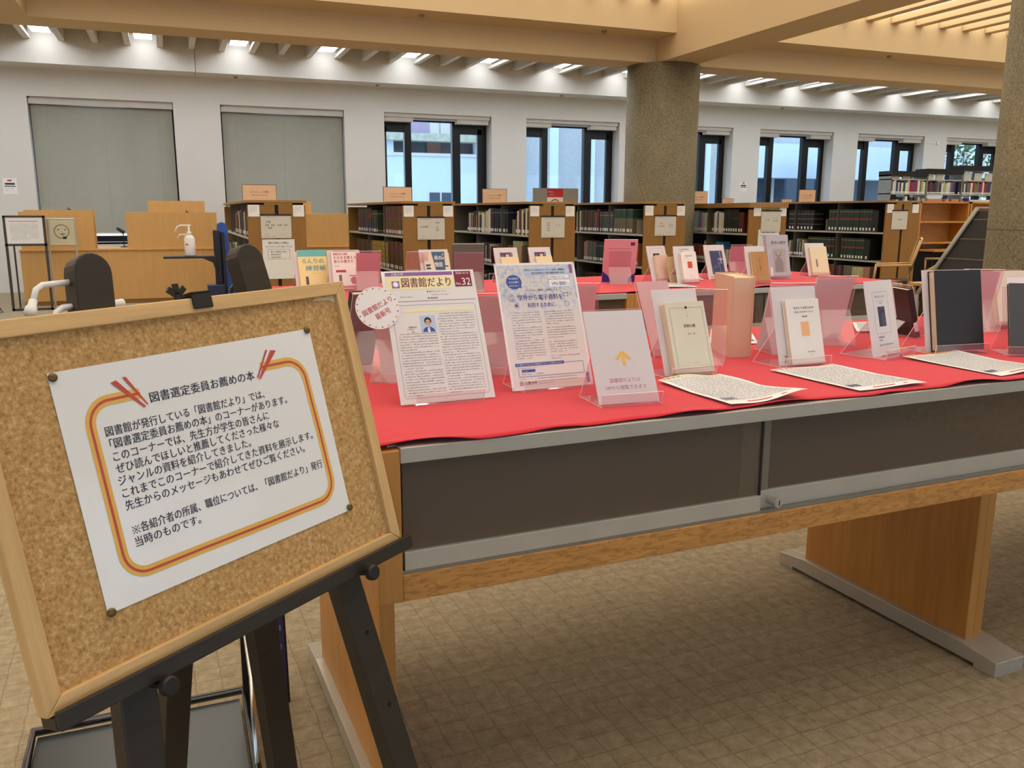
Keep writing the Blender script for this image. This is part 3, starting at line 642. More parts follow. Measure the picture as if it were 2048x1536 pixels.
# --- grey book at the right edge and cream book behind
X0, Y0, RO, LE = 2.33, 1.60, -34, 20
stand(X0, Y0, RO, .17, .20, 'acrylic stand holding the slate grey book at the table right', d=.02, lean=LE)
book(on(X0, Y0, RO, LE, .003), .150, .205, .014, (74, 78, 82), 'slate grey hardback leaning back at the right of the black book')
X0, Y0, RO, LE = 2.83, 2.06, -14, 18
stand(X0, Y0, RO, .16, .21, 'acrylic stand under the ivory book behind the slate grey one', d=.03, lean=LE)
sheet('backing_sheet', on(X0, Y0, RO, LE, .001, -.01), .15, .20, 'white backing sheet behind the ivory book at the far right', 'paper')
o = book(on(X0, Y0, RO, LE, .003, .008), .135, .195, .030, (226, 222, 206), 'ivory hardback with a white and blue label behind the slate grey book')
mb = MB(); rect(mb, -.02, .09, .05, .17, 0); rect(mb, .0, .10, .05, .14, 1, y=-.0006); pr(o, mb, ['paper', pcol(96, 112, 150)], t=.0301)
# --- stands turned to the other side of the table: only their backs are seen
back = [(1.735, 1.985, 165, .135, .215, 'turned away stand with a white sheet behind the orange square book', .13, 0),
        (1.965, 2.05, 160, .125, .225, 'turned away stand with a pink backed sheet left of the framed picture sheet', .12, 0),
        (2.68, 2.10, 150, .130, .225, 'turned away stand behind and right of the tall black book', .12, 0),
        (.80, 2.02, 165, .150, .215, 'turned away stand between the newsletter and the blue leaflet', .14, 0),
        (.515, 2.16, 190, .085, .215, 'turned away stand farthest left behind the cork board edge', .08, 1),
        (.585, 2.02, 150, .10, .20, 'turned away stand half hidden by the newsletter', .09, 0),
        (1.235, 2.30, 158, .10, .205, 'turned away stand behind the blue leaflet right edge', .09, 0)]
for (x, y, ro, w, h, lab, sw, bk) in back:
    stand(x, y, ro, w, h, lab, lean=20)
    if bk: book(on(x, y, ro, 20, .003), sw, h-.01, .022, (30, 30, 34), 'thin dark hardback on the farthest left turned away stand')
    else: sheet('display_sheet', on(x, y, ro, 20, .002, .004), sw, h-.012, 'back of sheet on the ' + lab.replace('turned away ', 'reversed ').replace(' with a white sheet', '').replace(' with a pink backed sheet', ''), 'paper')
X0, Y0, RO, LE = 1.36, 2.0, 2, 26
stand(X0, Y0, RO, .115, .225, 'pinkish acrylic stand behind the small cream book', lean=LE)
sheet('display_sheet', on(X0, Y0, RO, LE, .001), .108, .222, 'pale pink sheet on stand behind the small cream book', 'paper', paperlike('pink_paper', (238, 204, 210)))
o = book(TM(2.33, 2.07, ZT, 70) @ Matrix.Rotation(R(-14), 4, 'X'), .16, .16, .018, (44, 22, 28), 'dark wine coloured book with a white call label beside the framed picture sheet', pages='R')
MB().box((-.0815, -.016, .02), (-.0803, -.002, .05)).build('call_label', 'paper', o)
stand(2.385, 2.09, 70, .14, .17, 'acrylic stand supporting the dark wine coloured book', lean=14)
# --- loose handouts lying on the cloth
def handout(pts, lab, accent, curl=.012):
    mb = MB(); nu, nv = 18, 14; A, B, Cc, D_ = [Vector((*p, 0)) for p in pts]      # back-left, back-right, front-right, front-left
    def P(u, v, dz=0):
        p = A*(1-u)*(1-v)+B*u*(1-v)+Cc*u*v+D_*(1-u)*v
        return (p.x, p.y, .9066+.0015+curl*(.5+.5*sin(3.0*v+5.2*u+accent))*abs(v-.5)**1.2*(.4+u)+dz)
    k = mb.av([P(i/nu, j/nv) for j in range(nv+1) for i in range(nu+1)])
    for j in range(nv):
        for i in range(nu): a = k+j*(nu+1)+i; mb.face((a, a+nu+1, a+nu+2, a+1))
    o = mb.build('handout', 'paper', mw=TM(0, 0, 0), smooth=True, **props(lab, 'handout'))
    pm = MB()
    def bar(u0, u1, v0, v1, m):
        st = max(1, int((u1-u0)*14))
        for s_ in range(st):
            a, b = u0+(u1-u0)*s_/st, u0+(u1-u0)*(s_+1)/st; k = pm.av([P(a, v0, .0006), P(a, v1, .0006), P(b, v1, .0006), P(b, v0, .0006)]); pm.face((k, k+1, k+2, k+3), m)
    bar(.03, .97, .015, .06, 0); bar(.06, .3, .02, .05, 1)
    for q in range(27):
        v = .09+q*.030; u = .06
        while u < .93:
            l_ = random.uniform(.02, .07); bar(u, min(.95, u+l_), v, v+.013, 2); u += l_+random.uniform(.006, .02)
    bar(.06, .24, .80, .86, 3); bar(.28, .6, .93, .95, 4); bar(.72, .78, .935, .955, 4)
    pm.build('print', [plain(((226, 222, 170), (238, 214, 196), (236, 222, 150))[accent % 3], .6), plain(((120, 150, 90), (170, 90, 90), (60, 70, 100))[accent % 3], .6), plain((186, 190, 198), .7), plain((70, 80, 120), .6), plain((190, 70, 80), .6)], o)
handout([(1.12, 1.69), (1.312, 1.708), (1.325, 1.413), (1.115, 1.408)], 'curled printed handout lying in front of the small cream book', 0, .03)
handout([(1.465, 1.703), (1.674, 1.703), (1.690, 1.417), (1.480, 1.417)], 'printed handout lying in front of the orange square book', 1, .008)
handout([(1.946, 1.722), (2.155, 1.732), (2.150, 1.425), (1.940, 1.416)], 'printed handout lying in front of the tall black book', 2, .014)
handout([(1.96, 2.40), (1.80, 2.40), (1.60, 2.14), (1.74, 2.08)], 'printed handout lying behind the very thick tan book', 2, .006)
handout([(2.62, 2.36), (2.40, 2.36), (2.22, 2.16), (2.40, 2.10)], 'printed handout lying behind the framed picture sheet', 1, .006)
handout([(3.30, 4.60), (3.15, 4.62), (2.98, 4.34), (3.14, 4.28)], 'handout on the farther table behind the red square book', 0, .006)
handout([(2.86, 4.20), (2.70, 4.14), (2.60, 3.90), (2.80, 3.86)], 'handout on the farther table in front of the red square book', 1, .006)
handout([(2.30, 4.62), (2.12, 4.62), (2.12, 4.36), (2.30, 4.36)], 'handout on the farther table beside the reversed pink booklet', 2, .006)

# ---------------------------------------------------------------- farther table
def fset(x, y, ro, le, sw, sh_, bk=None, labs=('', '', ''), bprint=None, sprint=None, d=.02, stands=True, dx=.01):
    if stands: stand(x, y, ro, sw, sh_-.02, labs[0], d=d, lean=le)
    if labs[1]:
        o = sheet('backing_sheet', on(x, y, ro, le, .001), sw, sh_, labs[1], 'paper')
        if sprint: pr(o, *sprint)
    if bk:
        w, h, t, c = bk; o = book(on(x, y, ro, le, .003, dx), w, h, t, c, labs[2])
        if bprint: pr(o, *bprint, t=t+.0002)
# yellow logic workbook
mb = MB(); rect(mb, -.075, .17, .075, .205, 2); rect(mb, -.075, .0, .075, .17, 1, y=-.0002); text(mb, 'ろんりの', .0, .135, .030, width=.115, align='C', m=0, bold=.02, y=-.0008); text(mb, '練習帳', .012, .098, .030, width=.105, align='C', m=0, bold=.02, y=-.0008); micro(mb, -.01, .08, .05, 1, .005, .004, 0); rect(mb, -.045, .02, -.03, .065, 3, y=-.0006); frame(mb, -.062, .02, -.029, .066, .001, 4, y=-.0007)
fset(.845, 4.50, 4, 16, .17, .20, (.150, .205, .010, (240, 226, 160)), ('acrylic stand under the yellow workbook', 'white backing sheet behind the yellow workbook', 'yellow workbook with turquoise hiragana title leaning on the farther table'), (mb, [pcol(70, 170, 180), pcol(246, 232, 160), pcol(110, 196, 196), pcol(90, 90, 90), 'paper']))
mb = MB(); rect(mb, -.072, .196, .072, .199, 3); text(mb, '就職対応と面接', -.066, .178, .014, width=.075, m=3, bold=.01); text(mb, 'そのまま使える', -.066, .158, .018, width=.12, m=3, bold=.02); text(mb, '答えの書き方', -.066, .138, .018, width=.105, m=3, bold=.02); micro(mb, -.06, .120, .06, 1, .01, .007, 1); rect(mb, -.058, .088, -.005, .100, 3); rect(mb, .01, .068, .066, .072, 3); rect(mb, -.045, .02, -.03, .075, 2); rect(mb, -.07, .01, .07, .014, 3); disc(mb, .035, .045, .02, 11)
fset(1.00, 4.42, 3, 13, .17, .205, (.152, .20, .010, (244, 242, 238)), ('acrylic stand under the white study guide with red lettering', 'white backing sheet behind the study guide with red lettering', 'white study guide with red lettering and a barcode on the farther table'), (mb, INK))
stand(1.10, 4.36, 172, .13, .215, 'turned away pink stand right of the white study guide', lean=18)
sheet('display_sheet', on(1.10, 4.36, 172, 18, .002), .12, .20, 'sheet seen from behind right of the white study guide', 'paper', paperlike('paper_red_bounce', (230, 184, 194)))  # pink in the paper colour stands for red light bounced off the cloth
# blue woodcut book
mb = MB(); rect(mb, -.07, 0, .07, .19, 0, y=-.0002)
rnd = random.Random(5)
mb.quad([(-.028, -.0005, .19), (.050, -.0005, .19), (.044, -.0005, .10), (.050, -.0005, 0), (-.016, -.0005, 0), (-.012, -.0005, .09)], 1)
for q in range(9): z = rnd.uniform(.01, .12); x = rnd.choice((-.066, .040)); rect(mb, x, z, x+rnd.uniform(.015, .03), z+.008, 1, y=-.0006)
text(mb, '峠の', .008, .145, .030, width=.04, align='C', m=2, bold=.02, y=-.0008); text(mb, '物語', .008, .108, .030, width=.045, align='C', m=2, bold=.02, y=-.0008); vtext(mb, '夕映', .038, .186, .018, 2, y=-.0008)
fset(1.50, 4.42, 4, 18, .17, .205, (.150, .185, .008, (226, 222, 206)), ('acrylic stand under the blue woodcut book', 'white backing sheet behind the blue woodcut book', 'cream book with a blue woodcut style cover on the farther table'), (mb, [pcol(232, 226, 206), pcol(62, 104, 136), 'paper']))
stand(1.40, 4.50, 176, .12, .20, 'turned away pink stand left of the blue woodcut book', lean=18)
# green book from behind
stand(1.585, 4.17, 160, .150, .205, 'turned away pink stand in front of the green hardback', lean=16)
book(on(1.585, 4.17, 160, 16, .003, .004), .165, .245, .016, (106, 120, 110), 'green grey hardback rising above a pink stand', pages='R')
# two poster sheets with cream notebooks
for x, y, nm in ((1.965, 4.50, 'left'), (2.185, 4.50, 'right')):
    mb = MB(); rect(mb, -.038, .10, .040, .18, 0); rect(mb, -.006, .10, .022, .18, 1, y=-.0005); text(mb, '懲', .008, .148, .025, align='C', m=2, y=-.0007, bold=.02); text(mb, 'え', .008, .122, .022, align='C', m=2, y=-.0007); text(mb, '○', -.030, .155, .016, m=3, y=-.0007); vtext(mb, '東大', .032, .178, .010, 2, y=-.0007)
    fset(x, y, 2 if nm == 'left' else 6, 22, .150, .21, (.112, .150, .014, (236, 222, 172)), ('acrylic stand under the %s of the two cream booklets with dark posters' % nm, 'white sheet with a navy and red poster behind the %s cream booklet' % nm, 'cream booklet standing before the %s navy and red poster sheet' % nm), (lambda m_: (frame(m_, -.040, .012, .040, .135, .001, 0), m_)[1])(MB()) and None, (mb, [pcol(60, 62, 110), pcol(120, 44, 66), 'paper', pcol(230, 150, 90)]), dx=.012)
# reversed pink booklet with blue corners
stand(2.555, 4.30, 158, .125, .20, 'turned away acrylic stand behind the reversed pink booklet', lean=20, reflection=False)
o = MB().box((-.095, -.004, 0), (.095, 0, .262)).build('booklet', plain((226, 172, 184), .4), mw=on(2.555, 4.30, 158, 20, .004, 0), **props('large pink booklet seen from behind with blue bottom corners', 'booklet'))
mb = MB(); mb.quad([(-.095, .0004, 0), (-.055, .0004, 0), (-.06, .0004, .03), (-.095, .0004, .06)], 0); mb.quad([(.095, .0004, 0), (.04, .0004, 0), (.06, .0004, .04), (.095, .0004, .07)], 0); mb.quad([(-.08, .0004, .225), (-.055, .0004, .225), (-.055, .0004, .245), (-.08, .0004, .245)], 1); mb.quad([(-.06, .0004, .205), (.07, .0004, .205), (.07, .0004, .208), (-.06, .0004, .208)], 2)
mb.build('print', [plain((56, 64, 160), .4), plain((110, 50, 80), .5), plain((190, 110, 130), .5)], o)
# pair of pale booklets
mb = MB(); frame(mb, -.05, .03, .05, .20, .0008, 2); rect(mb, -.03, .125, .02, .17, 0); rect(mb, -.02, .125, .01, .155, 3, y=-.0006)
fset(2.80, 4.22, 10, 18, .145, .215, (.095, .155, .022, (226, 190, 178)), ('acrylic stand under the pale pink paperback', 'white sheet with a navy picture behind the pale pink paperback', 'thick pale pink paperback with a tan pamphlet against it'), None, (mb, INK))
o = book(on(2.845, 4.18, 10, 18, .02), .072, .150, .008, (214, 190, 146), 'narrow tan pamphlet leaning on the pale pink paperback')
mb = MB(); frame(mb, -.028, .012, .028, .14, .0008, 0); vtext(mb, '病', .0, .06, .012, 0); pr(o, mb, [pcol(150, 110, 70)], t=.0082)
# red square
mb = MB(); text(mb, 'ヒトはなぜ学習する', 0, .190, .010, width=.075, align='C', m=1); micro(mb, -.03, .18, .06, 1, .01, .006, 1); text(mb, '清水', -.025, .168, .009, m=1)
m2 = MB(); text(m2, 'なぜ日本人は学ぶ', 0, .150, .009, width=.060, align='C', m=1); micro(m2, -.02, .142, .04, 1, .01, .005, 1); micro(m2, -.01, .132, .02, 1, .01, .005, 1); rect(m2, -.016, .082, .018, .120, 3); micro(m2, -.005, .036, .03, 1, .01, .004, 1)
fset(2.905, 4.11, 6, 15, .155, .213, (.112, .176, .018, (242, 240, 236)), ('acrylic stand under the white book with a red square', 'white backing sheet behind the white book with a red square', 'white paperback with a red square on its cover'), (m2, [0 or 'inkb', 'inkb', 'inkb', pcol(214, 84, 48)]), (mb, ['inkb', 'inkb']), dx=.014)
# navy line drawing
mb = MB(); rect(mb, -.038, .03, .054, .178, 0); text(mb, 'の構造', .032, .12, .013, align='C', m=1, y=-.0006); vtext(mb, '甘えの構造', .036, .176, .014, 1, y=-.0006)
ribbon(mb, [(-.03, .03), (-.028, .075), (-.012, .072), (-.006, .09), (-.002, .068), (.01, .075), (.016, .11), (.022, .11), (.024, .03)], .0015, 2, y=-.0006)
fset(3.25, 4.28, 0, 20, .150, .215, None, ('acrylic stand under the sheet with a navy drawing', 'white sheet with a navy cover picture and white outline figures', ''), None, (mb, [pcol(58, 66, 108), 'paper', pcol(170, 176, 210)]))
stand(3.42, 4.33, 165, .135, .215, 'turned away pink stand left of the brown book', lean=14)
sheet('display_sheet', on(3.42, 4.33, 165, 14, .002), .125, .20, 'sheet with a pink cast seen from behind left of the brown book', 'paper', paperlike('paper_red_bounce_2', (224, 160, 176)))  # cloth's red bounce painted into this sheet's colour
# brown book
m2 = MB(); frame(m2, -.026, .045, .022, .145, .0008, 0); vtext(m2, '甘えの周辺', -.002, .140, .013, 0)
fset(3.262, 3.93, 8, 14, .160, .215, (.128, .180, .016, (188, 144, 90)), ('acrylic stand under the brown paper covered book', 'white backing sheet behind the brown paper covered book', 'brown book with a thin ruled title box on the farther table'), (m2, [pcol(100, 70, 40)]), dx=.014)
# grey blue psychology book
m2 = MB(); text(m2, '老年心理学', .004, .205, .022, width=.105, align='C', m=0, bold=.004); micro(m2, -.05, .195, .10, 1, .01, .006, 1); rect(m2, -.040, .03, .050, .175, 2, y=-.0003)
disc(m2, .0, .145, .022, 3, y=-.0005); m2.quad([(-.03, -.0005, .03), (.03, -.0005, .03), (.028, -.0005, .10), (.01, -.0005, .122), (-.012, -.0005, .122), (-.028, -.0005, .10)], 3); disc(m2, .0, .150, .016, 2, y=-.0006); rect(m2, -.062, .006, -.050, .06, 4, y=-.0006)
stand(3.64, 4.22, -6, .15, .22, 'acrylic stand under the thick grey blue psychology book', d=.045, lean=14)
book(on(3.64, 4.22, -6, 14, .003), .155, .262, .036, (178, 182, 192), 'thick pale grey blue psychology book with a drawn figure', pages='R') and None
pr(bpy.context.scene.objects[[o.name for o in C.objects if o.get('label', '').startswith('thick pale grey blue')][0]], m2, [pcol(70, 70, 90), 'inkg', pcol(170, 166, 164), pcol(140, 136, 138), 'paper'], t=.0362)
# cream book
m2 = MB(); rect(m2, -.03, .055, -.018, .105, 0)
fset(4.02, 4.27, -4, 18, .150, .215, (.130, .188, .014, (232, 222, 188)), ('acrylic stand under the plain cream book at the far table right end', 'white backing sheet behind the plain cream book', 'plain cream book with a small dark label near the far table right end'), (m2, ['inkg']), dx=.014)

# ---------------------------------------------------------------- cork board and easel
BO = Vector((-.1464, 1.1201, 1.1136)); EX = Vector((.8095, .587, .0154)); EY = Vector((.1532, -.1857, -.9706)); EN = Vector((-.5668, .788, -.2403))
EX.normalize(); EY.normalize(); EN = EX.cross(EY).normalized(); EY = EN.cross(EX)
BM = Matrix(((EX.x, EN.x, -EY.x, BO.x), (EX.y, EN.y, -EY.y, BO.y), (EX.z, EN.z, -EY.z, BO.z), (0, 0, 0, 1)))   # local x right, y behind, z up along the board
t = empty('cork_board', BM, **props('wood framed cork board resting tilted on the black easel', 'board'))
U0, U1, V0, V1 = -.098, .512, .068, -.378
MB().box((U0+.012, .002, V1+.012), (U1-.012, .010, V0-.012)).build('cork_panel', 'cork', t)
MB().box((U0+.012, .010, V1+.012), (U1-.012, .013, V0-.012)).build('back_panel', 'pine', t)
fwid = .021
def bar(poly, mat): return MB().prism(poly, -.006, .016, 'y').build('frame_bar', mat, t, bevel=.0015)
bar([(U0, V0), (U1, V0), (U1-fwid, V0-fwid), (U0+fwid, V0-fwid)], 'pine'); bar([(U0, V1), (U0+fwid, V1+fwid*.9), (U1-fwid, V1+fwid*.9), (U1, V1)], 'pine')
bar([(U0, V0), (U0+fwid, V0-fwid), (U0+fwid, V1+fwid*.9), (U0, V1)], 'pine_v'); bar([(U1, V0), (U1, V1), (U1-fwid, V1+fwid*.9), (U1-fwid, V0-fwid)], 'pine_v')
MB().prism([(.440, .042), (.452, .047), (.470, .046), (.4895, .047), (.4895, .034), (.478, .040), (.455, .041)], .0008, .0025, 'y').build('torn_edge', plain((224, 200, 160), .9), t)
# notice
o = MB().box((0, .0006, -.297), (.42, .0014, 0)).build('notice', 'notice', mw=BM, **props('large laminated notice with an orange rounded border pinned to the cork board', 'notice'))
mb = MB(); yy = .0002
def mm(a): return [(x/1000, -z/1000) for x, z in a]
path = mm([(110, 45), (85, 45)]) + arc(.066, -.075, .030, 90, 180, 8) + mm([(36, 120), (36, 200)]) + arc(.066, -.235, .030, 180, 270, 8) + mm([(150, 265), (260, 266)]) + arc(.364, -.236, .030, 270, 360, 8) + mm([(393, 160), (391, 110)]) + arc(.358, -.076, .032, 0, 90, 8) + mm([(330, 44), (309, 44)])
ribbon(mb, path, .0135, 0, y=yy); ribbon(mb, path, .0032, 1, y=yy-.0003)
for q in ([(74, 25), (82, 23), (114, 63), (111, 64)], [(91, 21), (96, 21), (118, 61), (116, 61)], [(334, 22), (344, 24), (304, 61), (301, 60)], [(325, 20), (328, 21), (300, 59), (298, 58)]):
    mb.quad([(a/1000, yy-.0005, -b/1000) for a, b in q], 1)
text(mb, '図書選定委員お薦めの本', .122, -.0590, .0150, width=.172, m=2, y=yy, bold=.012, res=3)
LN = [('図書館が発行している「図書館だより」では、', 52, 88.5, 252), ('「図書選定委員お薦めの本」のコーナーがあります。', 54, 104.5, 289), ('このコーナーでは、先生方が学生の皆さんに', 54, 120.5, 249), ('ぜひ読んでほしいと推薦してくださった様々な', 54, 136, 264),
      ('ジャンルの資料を紹介してきました。', 53, 151.5, 207), ('これまでこのコーナーで紹介してきた資料を展示します。', 54, 167.5, 323), ('先生からのメッセージもあわせてぜひご覧ください。', 54, 183.5, 301), ('各紹介者の所属、職位については、「図書館だより」発行', 67, 215, 316), ('当時のものです。', 55, 231, 97)]
for tx, a, b, w in LN: text(mb, tx, a/1000, -b/1000, .0138, width=w/1000, m=2, y=yy, bold=.004, res=3)
for sg in (-1, 1): ribbon(mb, [(.0555, -.2105-.0048*sg), (.0655, -.2105+.0048*sg)], .0008, 2, y=yy)
for a, b in ((.0605, -.2065), (.0605, -.2145), (.0562, -.2105), (.0648, -.2105)): disc(mb, a, b, .00085, 2, y=yy, n_=10)
mb.build('print', [pcol(238, 190, 96), pcol(206, 84, 72), 'ink'], o)
for q, (a, b, nm) in enumerate(((5, 6, 'upper left'), (414, 2, 'upper right'), (418, 292, 'lower right'), (4, 296, 'lower left'))):
    mb = MB(); mb.tube([(0, .006, 0), (0, .0005, 0)], .0012, 8); mb.tube([(0, .0005, 0), (0, -.001, 0), (0, -.0028, 0), (0, -.0034, 0)], [.0052, .0056, .0050, .0030], 18)
    mb.build('drawing_pin', plain((118, 100, 62), .35, .7, name='aged_brass'), mw=BM @ Matrix.Translation((a/1000, 0, -b/1000)), smooth=True, **props('brass drawing pin in the %s corner of the notice' % nm, 'pin'))
# easel
e = empty('easel', BM, **props('black wooden easel carrying the cork board beside the display table', 'easel'))
def eleg(u0, v0, u1, v1, w, ya, yb, name='leg'):
    mb = MB(); d = Vector((u1-u0, v1-v0)).normalized(); nn = Vector((-d.y, d.x))*w/2
    P = [Vector((u0, v0))+nn*cos(a)*1 - d*sin(a)*w/2 for a in [pi*k/10 for k in range(11)]]
    poly = [(p.x, p.y) for p in P]+[(u1-nn.x, v1-nn.y), (u1+nn.x, v1+nn.y)]
    mb.prism(poly, ya, yb, 'y'); return mb.build(name, 'easel', e, bevel=.002)
l1 = eleg(.100, .118, -.082, -1.134, .050, .018, .046)
l2 = eleg(.353, .118, .463, -1.134, .050, .018, .046)
for l_, pts in ((l1, ((.003, -.53), (-.018, -.67))), (l2, ((.411, -.50), (.423, -.63), (.434, -.76)))):
    mb = MB()
    for (a, b) in pts: mb.tube([(a, .0172, b), (a, .0182, b)], .0038, 12)
    mb.build('screw_hole', plain((8, 8, 8), .9), l_)
INV = BM.inverted()
def rleg(tu, tv, foot):
    a = Vector((tu, .060, tv)); b = INV @ Vector(foot); d = (b-a).normalized(); s_ = Vector((1, 0, 0)); s_ = (s_-d*s_.dot(d)).normalized(); q = d.cross(s_)
    mb = MB(); k = mb.av([p + s_*i*.027 + q*j*.014 for p in (a, b) for (i, j) in ((-1, -1), (1, -1), (1, 1), (-1, 1))])
    for f_ in ((0, 1, 2, 3), (7, 6, 5, 4), (0, 4, 5, 1), (1, 5, 6, 2), (2, 6, 7, 3), (3, 7, 4, 0)): mb.face([k+i for i in f_])
    mb.build('rear_leg', 'easel', e, bevel=.002)
rleg(.262, .060, (-.0926, 1.737, .003)); rleg(.298, .060, (.152, 1.63, .003))
MB().box((.225, .046, -.03), (.375, .062, .0)).build('crossbar', 'easel', e, bevel=.002)
MB().box((.07, .046, -.05), (.375, .060, -.03)).build('crossbar', 'easel', e, bevel=.002)
MB().box((-.094, -.014, -.394), (.520, .020, -.379)).box((-.094, -.022, -.394), (.520, -.014, -.371)).build('ledge', 'easel', e, bevel=.002)
for (a, b) in ((.031, -.400), (.400, -.3945)):
    MB().tube([(a, .018, b), (a, -.030, b)], .005, 10).tube([(a, -.030, b), (a, -.032, b), (a, -.040, b), (a, -.043, b)], [.0105, .0125, .0125, .010], 24).build('clamp_knob', 'black', e, smooth=False, bevel=.0008)
MB().box((.214, -.010, .052), (.246, -.0065, .076)).box((.214, -.010, .070), (.246, .020, .076)).build('top_clip', 'black', e, bevel=.003)
mb = MB(); mb.tube([(.203, .006, .066), (.203, .006, .076)], .005, 10)
for a in (-50, 0, 50):
    mb.X = Matrix.Translation((.203, .006, .074)) @ Matrix.Rotation(R(a), 4, 'Y'); mb.box((-.004, -.002, 0), (.004, .002, .017)); mb.X = None
mb.build('wing_nut', 'black_m', e)
for (z0, x0) in ((.110, .080), (.080, .098)):
    mb = MB(); mb.tube([(x0, .035, z0), (x0-.040, .035, z0-.001), (x0-.050, .033, z0-.006), (x0-.058, .031, z0-.020)], .0038, 12)
    mb.tube([(x0-.0575, .031, z0-.019), (x0-.062, .030, z0-.027), (x0-.0625, .030, z0-.0275), (x0-.067, .029, z0-.036)], [.0048, .0052, .0066, .0076], 14)
    mb.build('hook', 'white', e, smooth=True)
MB().tube([(.10, .035, .074), (.140, .035, .076)], .0065, 12).build('white_cap', 'white', e, smooth=False, bevel=.001)

# ---------------------------------------------------------------- blue cart beside the easel (near) and sanitiser stand (far)
t = empty('panel_cart', WM(0, 0, 0), **props('blue perforated panel cart with a black tray behind the easel legs', 'cart'))
MB().box((-.39, 1.80, .020), (.085, 2.19, .030)).build('tray', plain((62, 70, 76), .25, .3), t)
MB().tube([(-.39, 1.80, .04), (-.40, 2.20, .04), (.10, 2.215, .04), (.10, 1.80, .04)], .012, 12).build('tray_rim', 'gloss_b', t, smooth=True)
mb = MB()
for (a, b) in ((-.37, 1.84), (-.37, 2.16), (.06, 1.84), (.06, 2.16)): mb.tube([(a, b, 0), (a, b, .02)], .014, 10)
mb.build('foot_pad', 'black', t)
o = MB().prism([(.095, 0), (.215, 0), (.205, .9), (.185, 1.08), (.155, 1.155), (.125, 1.12), (.10, 1.0)], 2.175, 2.20, 'y').build('upright_panel', 'black_m', t, bevel=.003)
MB().prism([(.178, .03), (.209, .03), (.200, .86), (.178, .86)], 2.172, 2.1755, 'y').build('blue_side', plain((52, 54, 96), .5), o)
MB().prism([(.112, .9), (.190, .9), (.182, 1.06), (.155, 1.140), (.132, 1.11), (.115, 1.0)], 2.171, 2.176, 'y').build('blue_top', 'blue', o)
MB().box((.108, 2.171, .25), (.150, 2.176, .36)).build('blue_patch', 'blue', o)
mb = MB()
for q in range(14):
    for c in range(2): mb.box((.186+c*.010, 2.1712, .05+q*.055), (.189+c*.010, 2.1722, .065+q*.055))
mb.build('perforation', plain((160, 165, 200), .5), o)
MB().tube([(.105, 2.165, .30), (.112, 2.05, .16), (.10, 1.86, .045)], .007, 10).build('strut', 'chrome', t, smooth=True)
t = empty('dispenser_stand', WM(0, 5.2, 0), **props('black post stand with a side shelf and blue rounded back panel', 'stand'))
MB().box((.225, 0, .02), (.262, .04, 1.20)).box((.268, -.01, .02), (.285, .05, 1.19)).build('post', 'black_m', t, bevel=.003)
MB().prism([(-.045, 1.058), (.23, 1.058), (.23, .96), (.215, 1.02), (.16, 1.046), (-.045, 1.046)], -.06, .06, 'y').build('side_shelf', 'black', t, bevel=.003)
MB().prism([(.25, .86), (.31, .86), (.31, 1.2), (.30, 1.238), (.275, 1.245), (.255, 1.235), (.25, 1.2)], .06, .10, 'y').build('back_panel', 'blue', t, bevel=.004)
MB().prism([(.262, .40), (.42, .40), (.42, .86), (.39, .94), (.34, .955), (.29, .93), (.262, .86)], .05, .09, 'y').build('lower_panel', 'blue', t, bevel=.004)
MB().box((.178, -.06, .55), (.27, .08, .895)).build('box', 'navy', t, bevel=.004)
MB().box((.05, -.25, 0), (.48, .28, .02)).build('base', 'black_m', t, bevel=.004)
t = empty('sanitiser_bottle', WM(.098, 5.2, 1.0585), **props('white hand sanitiser pump bottle on the black side shelf', 'bottle'))
MB().tube([(0, 0, 0), (0, 0, .005), (0, 0, .095), (0, 0, .108), (0, 0, .116)], [.027, .029, .029, .022, .013], 24).build('body', 'white', t, smooth=True)
MB().tube([(0, 0, .116), (0, 0, .133), (0, 0, .136), (0, 0, .165)], [.014, .013, .005, .005], 16).build('cap', 'white', t, smooth=True)
MB().tube([(.012, 0, .168), (-.045, 0, .168), (-.060, 0, .160), (-.072, 0, .135)], .0048, 10).tube([(-.01, 0, .118), (-.05, 0, .118), (-.062, 0, .095)], .004, 10).build('nozzle', 'white', t, smooth=True)
MB().box((-.022, -.030, .06), (-.010, -.028, .068)).build('mark', plain((190, 60, 60), .5), t)

# ---------------------------------------------------------------- notice stands at far left
t = empty('notice_stand', WM(-1.78, 13.0, 0), **props('black framed floor stand with a printed notice at far left', 'sign stand'))
fr = MB()
for a in (-.245, .215): fr.box((a, 0, 0), (a+.03, .03, 1.245))
fr.box((-.245, 0, 0), (.245, .03, .03)); fr.box((-.245, 0, .855), (.245, .03, .885)); fr.box((-.245, 0, 1.225), (.245, .03, 1.25))
for a in (-.2, .19): fr.box((a, .30, 0), (a+.02, .32, .86))
fr.box((-.2, .03, 0), (-.18, .32, .02)); fr.box((.19, .03, 0), (.21, .32, .02)); fr.build('frame', plain((72, 68, 64), .4, .4), t)
o = MB().box((-.215, .004, .885), (.215, .02, 1.225)).build('notice_panel', 'paper', t)
mb = MB(); mb.X = Matrix.Translation((0, .004, .885)); rect(mb, -.18, .285, .16, .295, 1); micro(mb, -.17, .255, .34, 13, .017, .009, 0, last=.9)
mb.build('print', ['inkg', pcol(200, 140, 140)], o)
t = empty('notice_stand', WM(-1.345, 13.05, 0), **props('silver framed stand showing a round face with a masked mouth', 'sign stand'))
fr = MB()
for a in (-.172, .155): fr.tube([(a, .02, 0), (a, .02, 1.21)], .012, 8)
